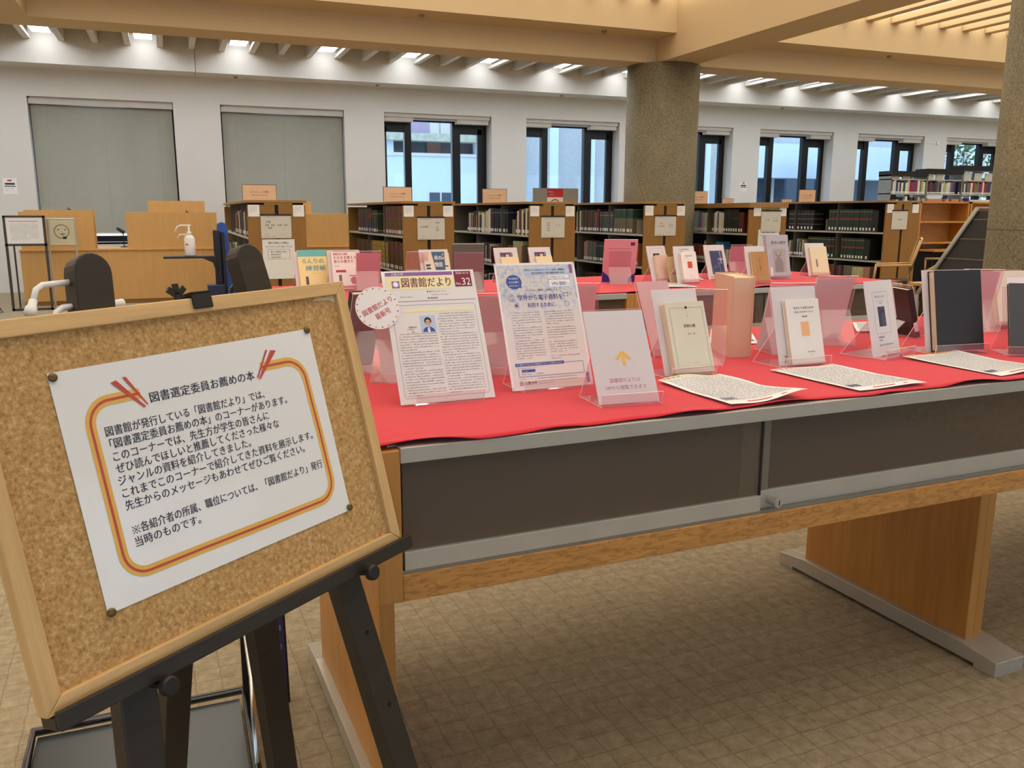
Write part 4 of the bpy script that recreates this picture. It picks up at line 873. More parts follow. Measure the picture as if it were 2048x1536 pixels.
fr.tube([(-.172, .02, 1.205), (.155, .02, 1.205)], .012, 8); fr.tube([(-.172, .02, .865), (.155, .02, .865)], .012, 8); fr.tube([(-.172, .02, .02), (.155, .02, .02)], .012, 8); fr.tube([(-.172, .02, .01), (-.172, .35, .01)], .01, 8); fr.tube([(.155, .02, .01), (.155, .35, .01)], .01, 8)
fr.build('frame', 'steel', t)
o = MB().box((-.16, .012, .875), (.145, .018, 1.195)).build('sign_panel', plain((206, 196, 164), .6), t)
mb = MB(); mb.X = Matrix.Translation((0, .011, .885)); ribbon(mb, arc(-.01, .155, .088, 0, 360, 32), .008); disc(mb, -.05, .18, .009); disc(mb, .035, .18, .009); rect(mb, -.035, .115, .035, .122); rect(mb, -.004, .10, .003, .14); rect(mb, .0, .055, .045, .09); mb.build('print', 'inkb', o)
t = MB().tube([(-2.30, 12.9, .95), (-2.22, 12.9, .14)], .028, 10).build('barrier_post', 'black', **props('black leaning post with a chrome foot at the left picture edge', 'post'))
MB().tube([(-2.22, 12.9, .14), (-2.215, 12.9, .08), (-2.21, 12.9, .0)], [.03, .06, .10], 16).build('foot', 'chrome', t, smooth=True)
# wall signs
for (x, z, w, h, lab) in ((-2.33, 1.70, .2, .25, 'small white poster with black heading on the wall left of the blinds'), (11.72, 1.86, .17, .17, 'small square white sign on the wall right of the column')):
    o = MB().box((-w/2, -.004, -h/2), (w/2, 0, h/2)).build('wall_sign', 'paper', mw=WM(x, YW-.001, z), **props(lab, 'sign'))
    mb = MB(); rect(mb, -.07, .02, .07, .05, 0); rect(mb, -.03, .075, .03, .10, 1); rect(mb, -.08, -.01, .08, .004, 0); micro(mb, -.07, -.04, .14, 2, .03, .014, 2); pr(o, mb, ['inkb', pcol(200, 60, 60), 'inkg'], t=.004)
o = MB().box((-.03, -.05, -.03), (.03, 0, .03)).build('wall_sensor', 'white', mw=WM(17.2, YW-.001, 2.95), **props('small white sensor box on the wall between the last windows', 'sensor'))
MB().box((-.30, -.012, -.006), (-.03, 0, .004)).build('conduit', 'white', o)

# ---------------------------------------------------------------- reading desks
def desk(x0, x1, y, lab, part, tall=None, tag=True):
    t = empty('reading_desk', WM(0, y, 0), **props(lab, 'desk'))
    MB().box((x0, 0, .06), (x1, .03, .76)).build('front_panel', 'desk_wood', t)
    MB().box((x0+.02, .01, 0), (x1-.02, .03, .06)).build('plinth', 'shelf_wood', t)
    MB().box((x0-.01, -.02, .76), (x1+.01, .9, .785)).build('desk_top', 'desk_wood', t, bevel=.003)
    MB().box((x0, .03, 0), (x0+.03, .85, .76)).build('side_panel', 'desk_wood', t); MB().box((x1-.03, .03, 0), (x1, .85, .76)).build('side_panel', 'desk_wood', t)
    for (a, b, h, dy) in part: MB().box((a, dy, .785), (b, dy+.025, h)).build('partition', 'desk_wood', t, bevel=.002)
desk(-1.95, .66, 13.6, 'long reading desk with wooden partitions under the left blinds', [(-1.93, -1.0, 1.30, .04), (-.58, .655, 1.295, .04), (-1.87, -.98, 1.325, .12)])
desk(1.32, 3.4, 13.75, 'reading desk with wooden partitions between the first two bookcases', [(1.5, 3.3, 1.28, .04)])
for (x0, x1, y, z, lab) in ((-.30, .55, 15.0, 1.475, 'taller wooden study carrel behind the long reading desk'), (1.9, 2.25, 15.0, 1.475, 'taller wooden study carrel behind the first bookcase')):
    t = MB().box((x0, 0, 0), (x1, .03, z)).build('study_carrel', 'desk_wood', mw=WM(0, y, 0), **props(lab, 'carrel'))
    MB().box((x0, .03, 0), (x0+.03, .6, z)).box((x1-.03, .03, 0), (x1, .6, z)).build('side_panel', 'desk_wood', t); MB().box((x0+.03, .03, .7), (x1-.03, .6, .73)).build('desk_top', 'desk_wood', t)
t = empty('desk_lamp', WM(-.65, 14.1, .785), **props('small black reading lamp on the desk in the partition gap', 'lamp'))
MB().tube([(0, 0, 0), (.0, 0, .012)], .05, 14).build('base', 'black', t); MB().tube([(0, 0, .01), (.0, 0, .2), (-.02, 0, .24)], .008, 8).build('pole', 'black', t); MB().tube([(-.08, 0, .28), (.02, 0, .21)], [.02, .03], 10).build('shade', 'black', t)
for (x, z) in ((-1.3, 1.33), (.25, 1.298)):
    MB().box((-.02, -.01, 0), (.02, .01, .012)).box((-.014, -.006, .012), (-.004, .006, .035)).build('clip', 'black', mw=WM(x, 13.73 if x < 0 else 13.65, z-.003), **props('small black clip standing on the %s desk partition' % ('left' if x < 0 else 'right'), 'clip'))

# ---------------------------------------------------------------- bookcases
def bookcase(x, y, L, ztop, lab, thick=.026, w=.575):
    t = empty('bookcase', WM(x, y, 0), **props(lab, 'bookcase'))
    MB().box((-.01, -.015, ztop-thick), (w+.01, L, ztop)).build('top_board', 'shelf_top', t, bevel=.002)
    for a, b in ((0, w/2-.018), (w/2+.018, w)):
        MB().box((a, 0, 0), (b, .025, ztop-thick-.022)).build('end_panel', 'shelf_wood', t, bevel=.002)
        MB().box((a, L-.025, 0), (b, L, ztop-thick-.022)).build('end_panel', 'shelf_wood', t)
    MB().box((.02, .012, .02), (w-.02, .04, ztop-thick)).build('gap_filler', 'darkbay', t)
    MB().box((.17, .0, ztop-thick-.020), (w-.13, .012, ztop-thick-.001)).build('label_strip', plain((176, 150, 70), .5), t)
    MB().box((w/2-.005, .04, .05), (w/2+.005, L-.03, ztop-thick)).build('center_panel', 'darkbay', t)
    for z in (.27, .66, 1.05):
        MB().box((.005, .03, z-.022), (w-.005, L-.03, z)).build('shelf', 'shelf_m', t)
    MB().box((.02, .03, 0), (w-.02, L-.03, .09)).build('plinth', 'darkbay', t)
    yy = .92
    while yy < L-.3: MB().box((.012, yy, .09), (w-.012, yy+.012, ztop-thick)).build('upright', 'upr', t); yy += .92
    return t
XS = dict(A=.73, B=2.325, C=3.79, D=5.275, E=6.78, F=9.0)
LEN = dict(A=3.8, B=3.05, C=3.1, D=3.1, E=1.9, F=3.3)
ZTP = dict(A=1.42, B=1.42, C=1.425, D=1.435, E=1.43, F=1.475)
ORD = dict(A='first', B='second', C='third', D='fourth', E='fifth', F='sixth')
YB = 9.1
for k_ in XS: bookcase(XS[k_], YB, LEN[k_], ZTP[k_], 'double sided wooden bookcase, %s from the left in the row' % ORD[k_], .06 if k_ == 'E' else .026)
def small_board(x, y, z, w, h, lab, lines, mat='beige', rot=0):
    o = MB().box((-w/2, 0, 0), (w/2, .012, h)).build('shelf_sign', M[mat], mw=WM(x, y, z, rot), **props(lab, 'sign'))
    MB().box((-w/2-.004, -.001, h-.002), (w/2+.004, .013, h+.003)).box((-w/2-.004, -.001, 0), (-w/2, .013, h)).box((w/2, -.001, 0), (w/2+.004, .013, h)).build('edge', plain((96, 70, 52), .5), o)
    mb = MB(); text(mb, 'レファレンス資料', 0, h*.48, h*.16, width=w*.56, align='C', m=0, bold=.01); text(mb, 'Reference Books', 0, h*.30, h*.12, width=w*.46, align='C', m=0); mb.build('lettering', plain((110, 70, 50), .6), o)
small_board(.88, 9.3, 1.42, .33, .155, 'beige sign board standing on the first bookcase', 1)
small_board(2.40, 9.6, 1.42, .32, .16, 'beige sign board standing on the second bookcase', 1)
small_board(3.93, 10.6, 1.425, .33, .175, 'beige sign board standing on the third bookcase', 1)
small_board(6.98, 10.55, 1.43, .30, .175, 'beige sign board standing on the fifth bookcase', 1)
small_board(9.22, 10.95, 1.475, .31, .185, 'beige sign board standing on the sixth bookcase', 1)
small_board(8.65, 12.2, 1.42, .22, .12, 'smaller beige sign board on the low far bookcase, left one', 1)
small_board(9.85, 12.2, 1.42, .22, .12, 'smaller beige sign board on the low far bookcase, right one', 1)
MB().box((7.6, 12.1, 0), (8.9, 12.4, 1.42)).box((9.62, 12.5, 0), (10.2, 12.8, 1.40)).build('bookcase', 'shelf_wood', **props('low far bookcase seen only by its top beyond the fifth one', 'bookcase'))
t = MB().box((5.02, 11.9, 1.43), (5.75, 11.93, 1.66)).build('notice_board', 'gray', **props('grey metal notice board with a red and white no smoking style sheet', 'board'))
mb = MB(); rect(mb, 5.24, 1.53, 5.50, 1.655, 0, y=11.899); rect(mb, 5.24, 1.43, 5.50, 1.53, 1, y=11.899); micro(mb, 5.26, 1.60, .22, 1, .04, .02, 1, y=11.897); micro(mb, 5.28, 1.56, .18, 1, .04, .02, 1, y=11.897); ribbon(mb, arc(5.37, 1.42, .075, 10, 170, 12), .015, 0, y=11.897); mb.build('print', [pcol(196, 44, 48), 'paper'], t)
def subj(k_, cx, cz, w, h, lines, lab, mat='paper'):
    x = XS[k_]; o = MB().box((-w/2, -.012, -h/2), (w/2, 0, h/2)).build('shelf_label', mat, mw=WM(x+cx, YB-.001, cz), bevel=.002, **props(lab, 'sign'))
    mb = MB(); mb.X = Matrix.Translation((0, 0, -h/2))
    for (tx, a, b, s_) in lines: text(mb, tx, a*w, b*h, s_, align='C', m=0, bold=.01)
    micro(mb, -w*.36, h*.93-.004, w*.72, 1, .01, .008, 0); micro(mb, -w*.42, h*.05, w*.84, 1, .01, .009, 0); micro(mb, -w*.36, h*.16, w*.2, 1, .01, .01, 0); micro(mb, w*.16, h*.16, w*.2, 1, .01, .01, 0)
    mb.build('print', 'inkg', o, loc=(0, -.0125, 0)); MB().box((-w/2-.004, -.016, h/2-.004), (w/2+.004, .0, h/2+.012)).build('holder_top', 'black', o)
PL = plain((206, 204, 196), .6, name='label_card')
subj('A', .275, 1.155, .30, .23, [('英語', -.25, .68, .024), ('辞書　語学', -.2, .54, .02), ('図書', -.2, .42, .02), ('辞書　語学', .22, .54, .02)], 'grey subject card on the end of the first bookcase', PL)
subj('B', .31, 1.13, .305, .235, [('百科事典', -.25, .55, .022), ('辞典類', .22, .74, .018), ('年鑑', .22, .40, .018), ('□', .22, .5, .03)], 'grey subject card on the end of the second bookcase', PL)
subj('C', .29, 1.14, .29, .235, [('哲学', -.2, .68, .02), ('歴史', -.2, .56, .02), ('社会', -.2, .44, .02), ('教育', -.2, .32, .02), ('法　学', .22, .56, .02)], 'grey subject card on the end of the third bookcase', PL)
subj('D', .29, 1.15, .29, .235, [('自然', -.2, .60, .02), ('工学 技術', -.2, .45, .02), ('□', .25, .45, .05)], 'grey subject card on the end of the fourth bookcase', PL)
subj('E', .33, 1.20, .30, .26, [('芸　術', -.2, .55, .02), ('文　学', .22, .62, .02), ('言語 宗教', .22, .50, .02)], 'grey subject card on the end of the fifth bookcase', PL)
subj('F', .235, 1.215, .27, .25, [('参考図書', 0, .5, .02)], 'grey subject card on the end of the sixth bookcase', PL)
for k_ in XS:
    for sd, cx in (('left', .065), ('right', .505 if k_ not in 'EF' else .51)):
        if k_ == 'E' and sd == 'left': cx = .12
        o = MB().box((-.055, -.004, -.058), (.055, 0, .058)).build('label_sheet', 'paper', mw=WM(XS[k_]+cx, YB-.001, 1.315+(ZTP[k_]-1.42)), **props('small white sheet on the %s corner of the %s bookcase end' % (sd, ORD[k_]), 'sheet'))
        mb = MB(); micro(mb, -.045, .035, .08, 5, .014, .007, 0); mb.X = None; pr(o, mb, ['inkg'], t=.004)
for k_, x, z, lab in (('A', .29, .83, 'white notice with a rounded box and bold heading on the first bookcase end'), ('E', .31, .90, 'white notice sheet below the subject card on the fifth bookcase end')):
    o = MB().box((-.16, -.004, -.20), (.16, 0, .20)).build('notice_sheet', 'lam', mw=WM(XS[k_]+x, YB-.001, z), **props(lab, 'notice'))
    mb = MB(); text(mb, '館内で利用した資料は', 0, .155, .024, width=.20, align='C', m=0, bold=.03); text(mb, 'このブックトラックへ置いて下さい!', 0, .118, .022, width=.27, align='C', m=0, bold=.03)
    frame(mb, -.11, -.0, .11, .10, .003, 1); text(mb, '置いた図書は1冊の', 0, .068, .018, width=.16, align='C', m=0, bold=.02); text(mb, '返却手続が', -.03, .04, .018, width=.10, align='C', m=0, bold=.02); text(mb, '（返却等）', -.03, .012, .018, width=.10, align='C', m=0, bold=.02)
    pr(o, mb, ['inkb', 'inkg'], t=.004)

# ---- books on the shelves
_bm = {}
def bookmat(c, bands):
    key = (tuple(c), tuple(bands))
    if key in _bm: return _bm[key]
    n = NT('binding_%d' % len(_bm)); l = srgb(c)
    tc = n.add('ShaderNodeTexCoord'); sp = n.add('ShaderNodeSeparateXYZ'); n.l(tc.outputs['Generated'], sp.inputs[0])
    rp = n.add('ShaderNodeValToRGB'); rp.color_ramp.interpolation = 'CONSTANT'; e_ = rp.color_ramp.elements
    stops = [(0, l)]
    for (a, b, c2) in sorted(bands): stops += [(a, srgb(c2)), (b, l)]
    while len(e_) < len(stops): e_.new(.5)
    for q, (p, cc) in zip(e_, stops): q.position = p; q.color = (*cc, 1)
    n.l(sp.outputs[2], rp.inputs[0]); f = n.noise(n.coord(), 14, 3)
    n.col(n.mix(.5, rp.outputs[0], n.ramp(f, [(.3, (.75, .75, .75)), (.7, (1, 1, 1))]), 'MULTIPLY')); n.set(.5); _bm[key] = n.m; return n.m
M['pages'] = plain((214, 204, 176), .8, name='page_edges')
_bk = {}
def shelf_book_mesh(t, h, d, c, bands):
    key = (t, h, d, tuple(c), tuple(bands))
    if key in _bk: return _bk[key]
    mb = MB(); e_ = .003; g = .0008
    y0, y1 = g, t-g; b = min(.006, t*.2)
    # spine (rounded), two boards, page block; spine faces -X
    poly = [(b, y0), (.0, y0+b), (-.001, (y0+y1)/2), (.0, y1-b), (b, y1)]
    mb.prism(poly, 0, h, 'z'); mb.box((b, y0, 0), (d, y0+e_, h)); mb.box((b, y1-e_, 0), (d, y1, h)); mb.box((b, y0+e_, .003), (d-.004, y1-e_, h-.004), 1)
    me = bpy.data.meshes.new('book'); me.from_pydata(mb.v, [], mb.f); me.materials.append(bookmat(c, bands)); me.materials.append(M['pages']); me.polygons.foreach_set('material_index', mb.mi); me.update()
    lb = MB(); lw = min(.03, t*.8); cy = t/2; lb.box((-.0018, cy-lw/2, .02), (-.0006, cy+lw/2, .058)); lm = bpy.data.meshes.new('call_label'); lm.from_pydata(lb.v, [], lb.f); lm.materials.append(M['paper']); lm.update()
    _bk[key] = (me, lm, mb, lb); return _bk[key]
NIND = [0]; rest = MB(); restmats = []; restlab = MB()
def colname(c):
    r, g, b = c; mx = max(c); mn = min(c)
    if mx < 48: return 'black'
    if mx-mn < 26: return 'white' if mx > 205 else 'light grey' if mx > 150 else 'grey' if mx > 90 else 'charcoal'
    if r == mx and b == mn:
        if g > r*.80: return 'cream' if r > 190 else 'olive'
        if g > r*.62: return 'tan' if r > 160 else 'khaki'
        if g > r*.42: return 'orange brown' if r > 140 else 'brown'
        return 'red' if r > 140 else 'maroon'
    if r == mx: return 'pink' if r > 170 else 'wine coloured'
    if g == mx: return 'green' if g > 80 else 'dark green'
    return 'blue' if b > 110 else 'navy'
OR2 = ['', 'first', 'second', 'third', 'fourth', 'fifth', 'sixth', 'seventh', 'eighth', 'ninth', 'tenth']+['further']*60
def put(k_, level, runs, ymax):
    """runs from the near end: (n, t, h, colour, bands) or ('gap', w) or ('end',) for a metal book end"""
    x0 = XS[k_]+.012; z = (.27, .66, 1.05)[level]; y = YB+.05; lev = ('bottom', 'middle', 'top')[level]; prev = None; ns_ = 0; cs_ = {}
    rj = random.Random(hash((ord(k_), level)) % 1000)
    for ri_, rn in enumerate(runs):
        if y > YB+ymax: break
        if rn[0] == 'gap': y += rn[1]; continue
        if rn[0] == 'end':
            o = MB().box((0, 0, 0), (.16, .002, .17)).box((0, 0, 0), (.16, .09, .002)).build('book_end', 'gray', mw=WM(x0+.01, y, z+.0005), **props('grey metal book end on the %s shelf of the %s bookcase' % (lev, ORD[k_]), 'book end', 'metal book ends on the bookcases')); y += .10; continue
        n_, t_, h_, c, bands = rn; cn = colname(c)
        if n_ > 1:
            ns_ += 1; lab = '%s volume in the %s matching set of the %s shelf of the %s bookcase' % (cn, OR2[ns_], lev, ORD[k_]); grp = '%s set %d on the %s shelf of the %s bookcase' % (cn, ri_+1, lev, ORD[k_])
        else:
            cs_[cn] = cs_.get(cn, 0)+1; lab = '%s %s single book from the front on the %s shelf of the %s bookcase' % (OR2[cs_[cn]], cn, lev, ORD[k_]); grp = 'single books on the %s shelf of the %s bookcase' % (lev, ORD[k_])
        for q in range(n_):
            if y > YB+ymax: break
            fr_ = (y-YB) % .92
            if y-YB > .5 and (fr_ > .92-t_-.002 or fr_ < .014): y = YB+.92*round((y-YB+t_/2)/.92)+.014
            hh = h_ if n_ > 2 else round(h_+rj.uniform(-.01, .01), 3); d = .19
            me, lm, mb_, lb_ = shelf_book_mesh(t_, hh, d, c, bands)
            jx = rj.uniform(0, .012)
            vis = True
            if y < YB+CUT[k_] and (level > 0 or k_ == 'F'):
                o = bpy.data.objects.new('book', me); C.objects.link(o); o.location = (x0+jx, y, z+.0005)
                o['label'] = lab; o['category'] = 'book'; o['group'] = grp
                l_ = bpy.data.objects.new('call_label', lm); C.objects.link(l_); l_.parent = o; NIND[0] += 1
            else:
                kk = len(rest.v); rest.v += [(a+x0+jx, b+y, cc+z+.0005) for a, b, cc in mb_.v]; rest.f += [tuple(i+kk for i in f_) for f_ in mb_.f]
                cm = plain(c, .6)
                for m_ in (cm, M['pages'], M['paper']):
                    if m_ not in restmats: restmats.append(m_)
                rest.mi += [restmats.index(M['pages']) if i == 1 else restmats.index(cm) for i in mb_.mi]
                kk = len(rest.v); rest.v += [(a+x0+jx, b+y, cc+z+.0005) for a, b, cc in lb_.v]; rest.f += [tuple(i+kk for i in f_) for f_ in lb_.f]; rest.mi += [restmats.index(M['paper'])]*len(lb_.f)
            y += t_
        prev = cn+(' set' if n_ > 1 else ' one')
CUT = dict(A=.9, B=1.75, C=1.3, D=1.25, E=1.35, F=1.95)
GD = (180, 150, 70)
def misc(n_, seed, pal=None, t=(.02, .045), h=(.20, .27)):
    r_ = random.Random(seed); pal = pal or [(210, 206, 190), (90, 30, 36), (34, 40, 70), (120, 110, 90), (60, 70, 56), (190, 180, 150), (40, 40, 42), (140, 60, 50), (80, 90, 110)]
    out = []
    last = None
    for _ in range(n_):
        c = r_.choice([p for p in pal if p != last]); last = c; out.append((1, round(r_.uniform(*t), 3), round(r_.uniform(*h), 2), c, ()))
    return out
brown = (92, 62, 30); dgreen = (48, 62, 48); navy = (38, 42, 62); blk = (30, 28, 28); gband = ((.10, .13, GD), (.82, .85, GD))
put('A', 2, [(6, .05, .24, dgreen, gband), ('gap', .10), (1, .04, .27, (96, 60, 60), ()), (1, .03, .27, (226, 222, 214), ()), (1, .03, .26, (120, 70, 60), ()), (1, .04, .28, (60, 60, 110), ()), (1, .05, .26, (196, 196, 196), ())]+misc(40, 1), 3.7)
put('A', 1, [('gap', .2)]+misc(90, 2, [(40, 42, 48), (206, 200, 150), (190, 190, 184), (120, 130, 96), (60, 60, 64)]), 3.7)
put('A', 0, misc(90, 3), 3.7)
pur = (110, 44, 72)
put('B', 2, [(13, .068, .32, (104, 70, 30), ((.66, .80, pur), (.28, .30, (60, 36, 14)), (.46, .48, (60, 36, 14)), (.86, .88, (60, 36, 14)))), ('end',), ('gap', .22), (6, .05, .28, dgreen, gband), ('gap', .04), (11, .066, .30, (70, 44, 44), ((.62, .78, (150, 40, 44)), (.15, .34, (58, 50, 100))))], 3.0)
put('B', 1, [('gap', .05), (1, .13, .30, (86, 60, 28), ()), (8, .07, .32, (88, 60, 26), ((.66, .80, pur),)), (13, .060, .30, (168, 140, 60), ((.20, .22, (96, 72, 30)), (.40, .42, (96, 72, 30)), (.60, .62, (96, 72, 30)), (.80, .82, (96, 72, 30)))), (1, .06, .3, (150, 70, 50), ()), (14, .062, .30, (84, 56, 30), ((.12, .14, GD),))], 3.0)
put('B', 0, [(6, .04, .24, (50, 44, 36), gband), ('gap', .3), (14, .055, .28, (84, 38, 30), ((.2, .22, GD), (.7, .72, GD))), (16, .06, .27, (52, 34, 28), ((.5, .62, (130, 60, 36)),))], 3.0)
put('C', 2, [(1, .06, .27, (30, 34, 60), ()), (1, .045, .29, (226, 220, 190), ()), (1, .02, .26, (150, 150, 150), ()), (1, .04, .25, (30, 34, 60), ()), (1, .03, .29, (140, 140, 146), ()), (1, .05, .28, (232, 224, 176), ()), (2, .04, .29, (110, 40, 38), ()), (1, .04, .27, (226, 222, 214), ()), (1, .04, .22, (60, 50, 46), ()), ('gap', .12), ('end',), ('gap', .06), (10, .052, .29, (34, 38, 52), ((.85, .88, (130, 130, 140)),)), (1, .04, .29, (96, 30, 34), ()), (1, .03, .3, (220, 216, 204), ()), (1, .04, .29, (226, 218, 180), ()), (2, .05, .27, (206, 202, 186), ()), (1, .05, .28, (96, 66, 40), ()), (2, .05, .25, (222, 216, 190), ())]+misc(20, 4), 2.75)
put('C', 1, [('gap', .05), (1, .12, .28, (62, 66, 52), ()), (1, .05, .26, (150, 50, 44), ()), (4, .07, .31, (170, 170, 130), ()), ('gap', .1)]+misc(12, 5, [(120, 50, 44), (60, 90, 80), (160, 80, 60), (90, 90, 80)])+[('gap', .2)]+misc(20, 6), 2.75)
put('C', 0, misc(60, 7), 2.75)
put('D', 2, [('gap', .16), ('end',), (9, .055, .30, (112, 106, 84), ((.62, .95, (44, 76, 60)),)), ('gap', .01), (7, .048, .27, (78, 80, 78), ((.8, .83, GD),)), ('gap', .03), (1, .07, .30, (96, 26, 34), ()), (1, .04, .26, (130, 90, 70), ()), (1, .04, .28, (60, 70, 90), ()), (8, .05, .29, (76, 56, 34), ((.3, .33, GD), (.7, .73, GD))), (2, .05, .27, (196, 190, 150), ())], 1.95)
put('D', 1, [('gap', .1), (7, .055, .27, (150, 84, 44), ()), ('gap', .1), (1, .08, .24, (60, 70, 110), ()), ('gap', .12), (8, .05, .26, (44, 56, 40), ((.8, .83, GD),)), (5, .05, .26, (96, 96, 90), ()), (2, .05, .26, (170, 120, 96), ())], 1.95)
put('D', 0, [('gap', .3), (6, .05, .24, (150, 144, 80), ()), (10, .05, .24, (78, 34, 28), ((.5, .52, GD),)), (8, .05, .24, (60, 30, 26), ())], 1.95)
put('E', 2, [('gap', .10), (2, .05, .26, (84, 34, 30), ()), (3, .055, .30, blk, ((.6, .63, (90, 90, 90)),)), (3, .05, .30, (34, 44, 38), ()), (1, .05, .26, (216, 210, 190), ()), (1, .06, .27, (230, 226, 214), ()), (1, .03, .27, (60, 58, 96), ()), (2, .04, .27, (226, 224, 216), ()), (1, .04, .25, (96, 60, 44), ()), ('gap', .05), (2, .05, .26, (200, 200, 196), ()), (1, .04, .26, (200, 150, 160), ()), (2, .04, .26, (120, 140, 190), ()), (1, .04, .28, (150, 190, 180), ()), (2, .05, .28, (206, 206, 190), ())], 1.8)
put('E', 1, [('gap', .12), (1, .09, .16, (226, 220, 210), ()), (1, .06, .2, (90, 84, 120), ()), ('gap', .12), (1, .05, .18, (210, 206, 200), ()), (2, .06, .19, (70, 80, 84), ()), (1, .05, .20, (176, 140, 96), ()), (1, .06, .27, (60, 140, 190), ()), (3, .05, .24, (90, 80, 50), ()), (1, .06, .28, (200, 190, 120), ()), (6, .045, .22, (150, 76, 48), ((.2, .3, (226, 220, 200)),)), (3, .05, .22, (70, 120, 150), ())], 1.8)
put('E', 0, [('gap', .4), (3, .05, .24, (150, 44, 36), ())]+misc(16, 9), 1.8)
red_b = ((.52, .60, (150, 50, 44)), (.88, .90, GD))
put('F', 2, [('gap', .10), (1, .12, .29, blk, ()), (14, .058, .31, (38, 58, 46), red_b), ('gap', .06), ('end',), ('gap', .16), (7, .075, .30, (32, 30, 30), ((.30, .32, (150, 150, 150)), (.55, .57, (150, 150, 150)), (.8, .82, (150, 150, 150))))], 2.1)
put('F', 1, [('gap', .22), (1, .10, .29, blk, ()), (8, .056, .30, (38, 58, 46), red_b), ('end',), ('gap', .05), (9, .062, .30, (38, 58, 46), red_b), ('gap', .1)]+misc(10, 10), 2.1)
put('F', 0, [('gap', .10), (1, .08, .30, (80, 50, 34), ()), (3, .045, .30, (186, 136, 112), ()), (5, .040, .29, (206, 196, 150), ()), (3, .055, .30, (118, 112, 92), ()), (1, .06, .28, (40, 40, 44), ()), (1, .05, .3, (150, 60, 56), ()), (1, .05, .28, (66, 56, 100), ()), (3, .06, .30, (140, 60, 52), ()), (1, .06, .29, (150, 84, 72), ()), (4, .05, .28, (92, 96, 88), ())], 2.1)
o = rest.build('distant_books', restmats, **props('rows of small distant books toward the far ends of the bookcase shelves', 'books')); o['kind'] = 'stuff'
t = MB().box((0, 0, 0), (.14, .20, .035)).box((0.002, .004, .035), (.15, .19, .065)).build('book_pile', plain((206, 196, 184), .6), mw=WM(XS['E']+.03, YB+.24, 1.05-.39+.165), **props('two books lying flat on the middle shelf of the fifth bookcase', 'books')); bpy.data.objects.remove(t)

# ---------------------------------------------------------------- right side: carrel shelves, chairs, sloping rack, tall stacks
t = empty('shelf_cabinet', WM(10.55, 10.0, 0), **props('empty wooden shelf cabinet above desk height, behind the sixth bookcase', 'cabinet'))
for (a, b) in ((0, 1.0), (1.03, 2.2)):
    MB().box((a, 0, .77), (a+.025, .35, 1.485)).build('side_panel', 'oak_v', t); MB().box((b-.025, 0, .77), (b, .35, 1.485)).build('side_panel', 'oak_v', t)
    MB().box((a, 0, 1.46), (b, .35, 1.485)).build('top_board', 'oak', t); MB().box((a+.025, 0, 1.165), (b-.025, .34, 1.19)).build('shelf', 'oak', t); MB().box((a+.025, 0, .85), (b-.025, .34, .875)).build('shelf', 'oak', t)
    MB().box((a+.025, .33, .77), (b-.025, .35, 1.46)).build('back_panel', 'oak', t)
MB().box((-.02, -.35, .745), (2.22, .35, .77)).build('desk_top', 'oak', t); MB().box((-.0, .3, 0), (2.2, .34, .745)).build('modesty_panel', 'darkbay', t)
MB().box((-.0, -.3, 0), (.03, .3, .745)).box((2.17, -.3, 0), (2.2, .3, .745)).build('side_panel', 'darkbay', t)
def chair(x, y, rot, lab):
    t = empty('wooden_chair', WM(x, y, 0, rot), **props(lab, 'chair'))
    MB().prism([(-.22, .44), (.20, .44), (.22, .47), (.20, .49), (-.22, .47)], -.21, .21, 'x').build('seat', plain((64, 58, 50), .8), t, bevel=.01)
    for s_ in (-1, 1):
        MB().tube([(s_*.2, -.2, 0), (s_*.2, -.2, .44)], .018, 8, r1=.02).build('leg', 'chair_wood', t, smooth=True)
        MB().tube([(s_*.2, .26, 0), (s_*.2, .20, .44), (s_*.2, .22, .70), (s_*.195, .30, .98)], .02, 8).build('leg', 'chair_wood', t, smooth=True)
    MB().prism([(.20, .62), (.225, .60), (.315, .95), (.30, 1.0), (.285, .99)], -.20, .20, 'x').build('backrest', plain((70, 66, 56), .8), t, bevel=.008)
    MB().tube([(-.195, .30, .97), (-.1, .315, 1.0), (.1, .315, 1.0), (.195, .30, .97)], .016, 8).build('back_rail', 'chair_wood', t, smooth=True)
    for s_ in (-1, 1): MB().tube([(s_*.23, -.18, .66), (s_*.23, .22, .68)], .015, 8).tube([(s_*.23, -.18, .66), (s_*.2, -.2, .45)], .013, 8).build('armrest', 'chair_wood', t, smooth=True)
    return t
chair(8.47, 8.40, -134, 'wooden armchair seen sideways beside the sixth bookcase')
chair(10.42, 9.3, 180, 'wooden armchair with its back before the empty cabinet')
t = empty('stool', WM(8.38, 7.55, 0), **props('low light wood stool back beside the sloping rack', 'stool'))
MB().tube([(-.10, .12, .62), (-.07, 0, .70), (.07, 0, .70), (.10, .12, .62)], .03, 10).build('backrest', 'chair_wood', t, smooth=True)
MB().prism([(-.05, .46), (.30, .46), (.30, .50), (-.05, .50)], -.16, .16, 'x').build('seat', 'chair_wood', t, bevel=.01)
for a, b in ((-.13, 0), (.13, 0), (-.13, .26), (.13, .26)): MB().tube([(a, b, 0), (a*.9, b, .46 if b else .64)], .016, 8).build('leg', 'chair_wood', t, smooth=True)
t = empty('sloping_rack', WM(0, 7.0, 0), **props('dark sloping display rack with grey side rail before the right column', 'rack'))
d = []
for yy in (0, -.6): MB().tube([(7.45, yy, .45), (8.20, yy, 1.36)], .022, 10).tube([(8.20, yy, 1.36), (8.72, yy, 1.36)], .016, 8).tube([(8.7, yy, 1.36), (8.7, yy, 0)], .016, 8).tube([(7.45, yy, .45), (7.45, yy, 0)], .02, 8).build('side_rail', 'gray', t, smooth=True)
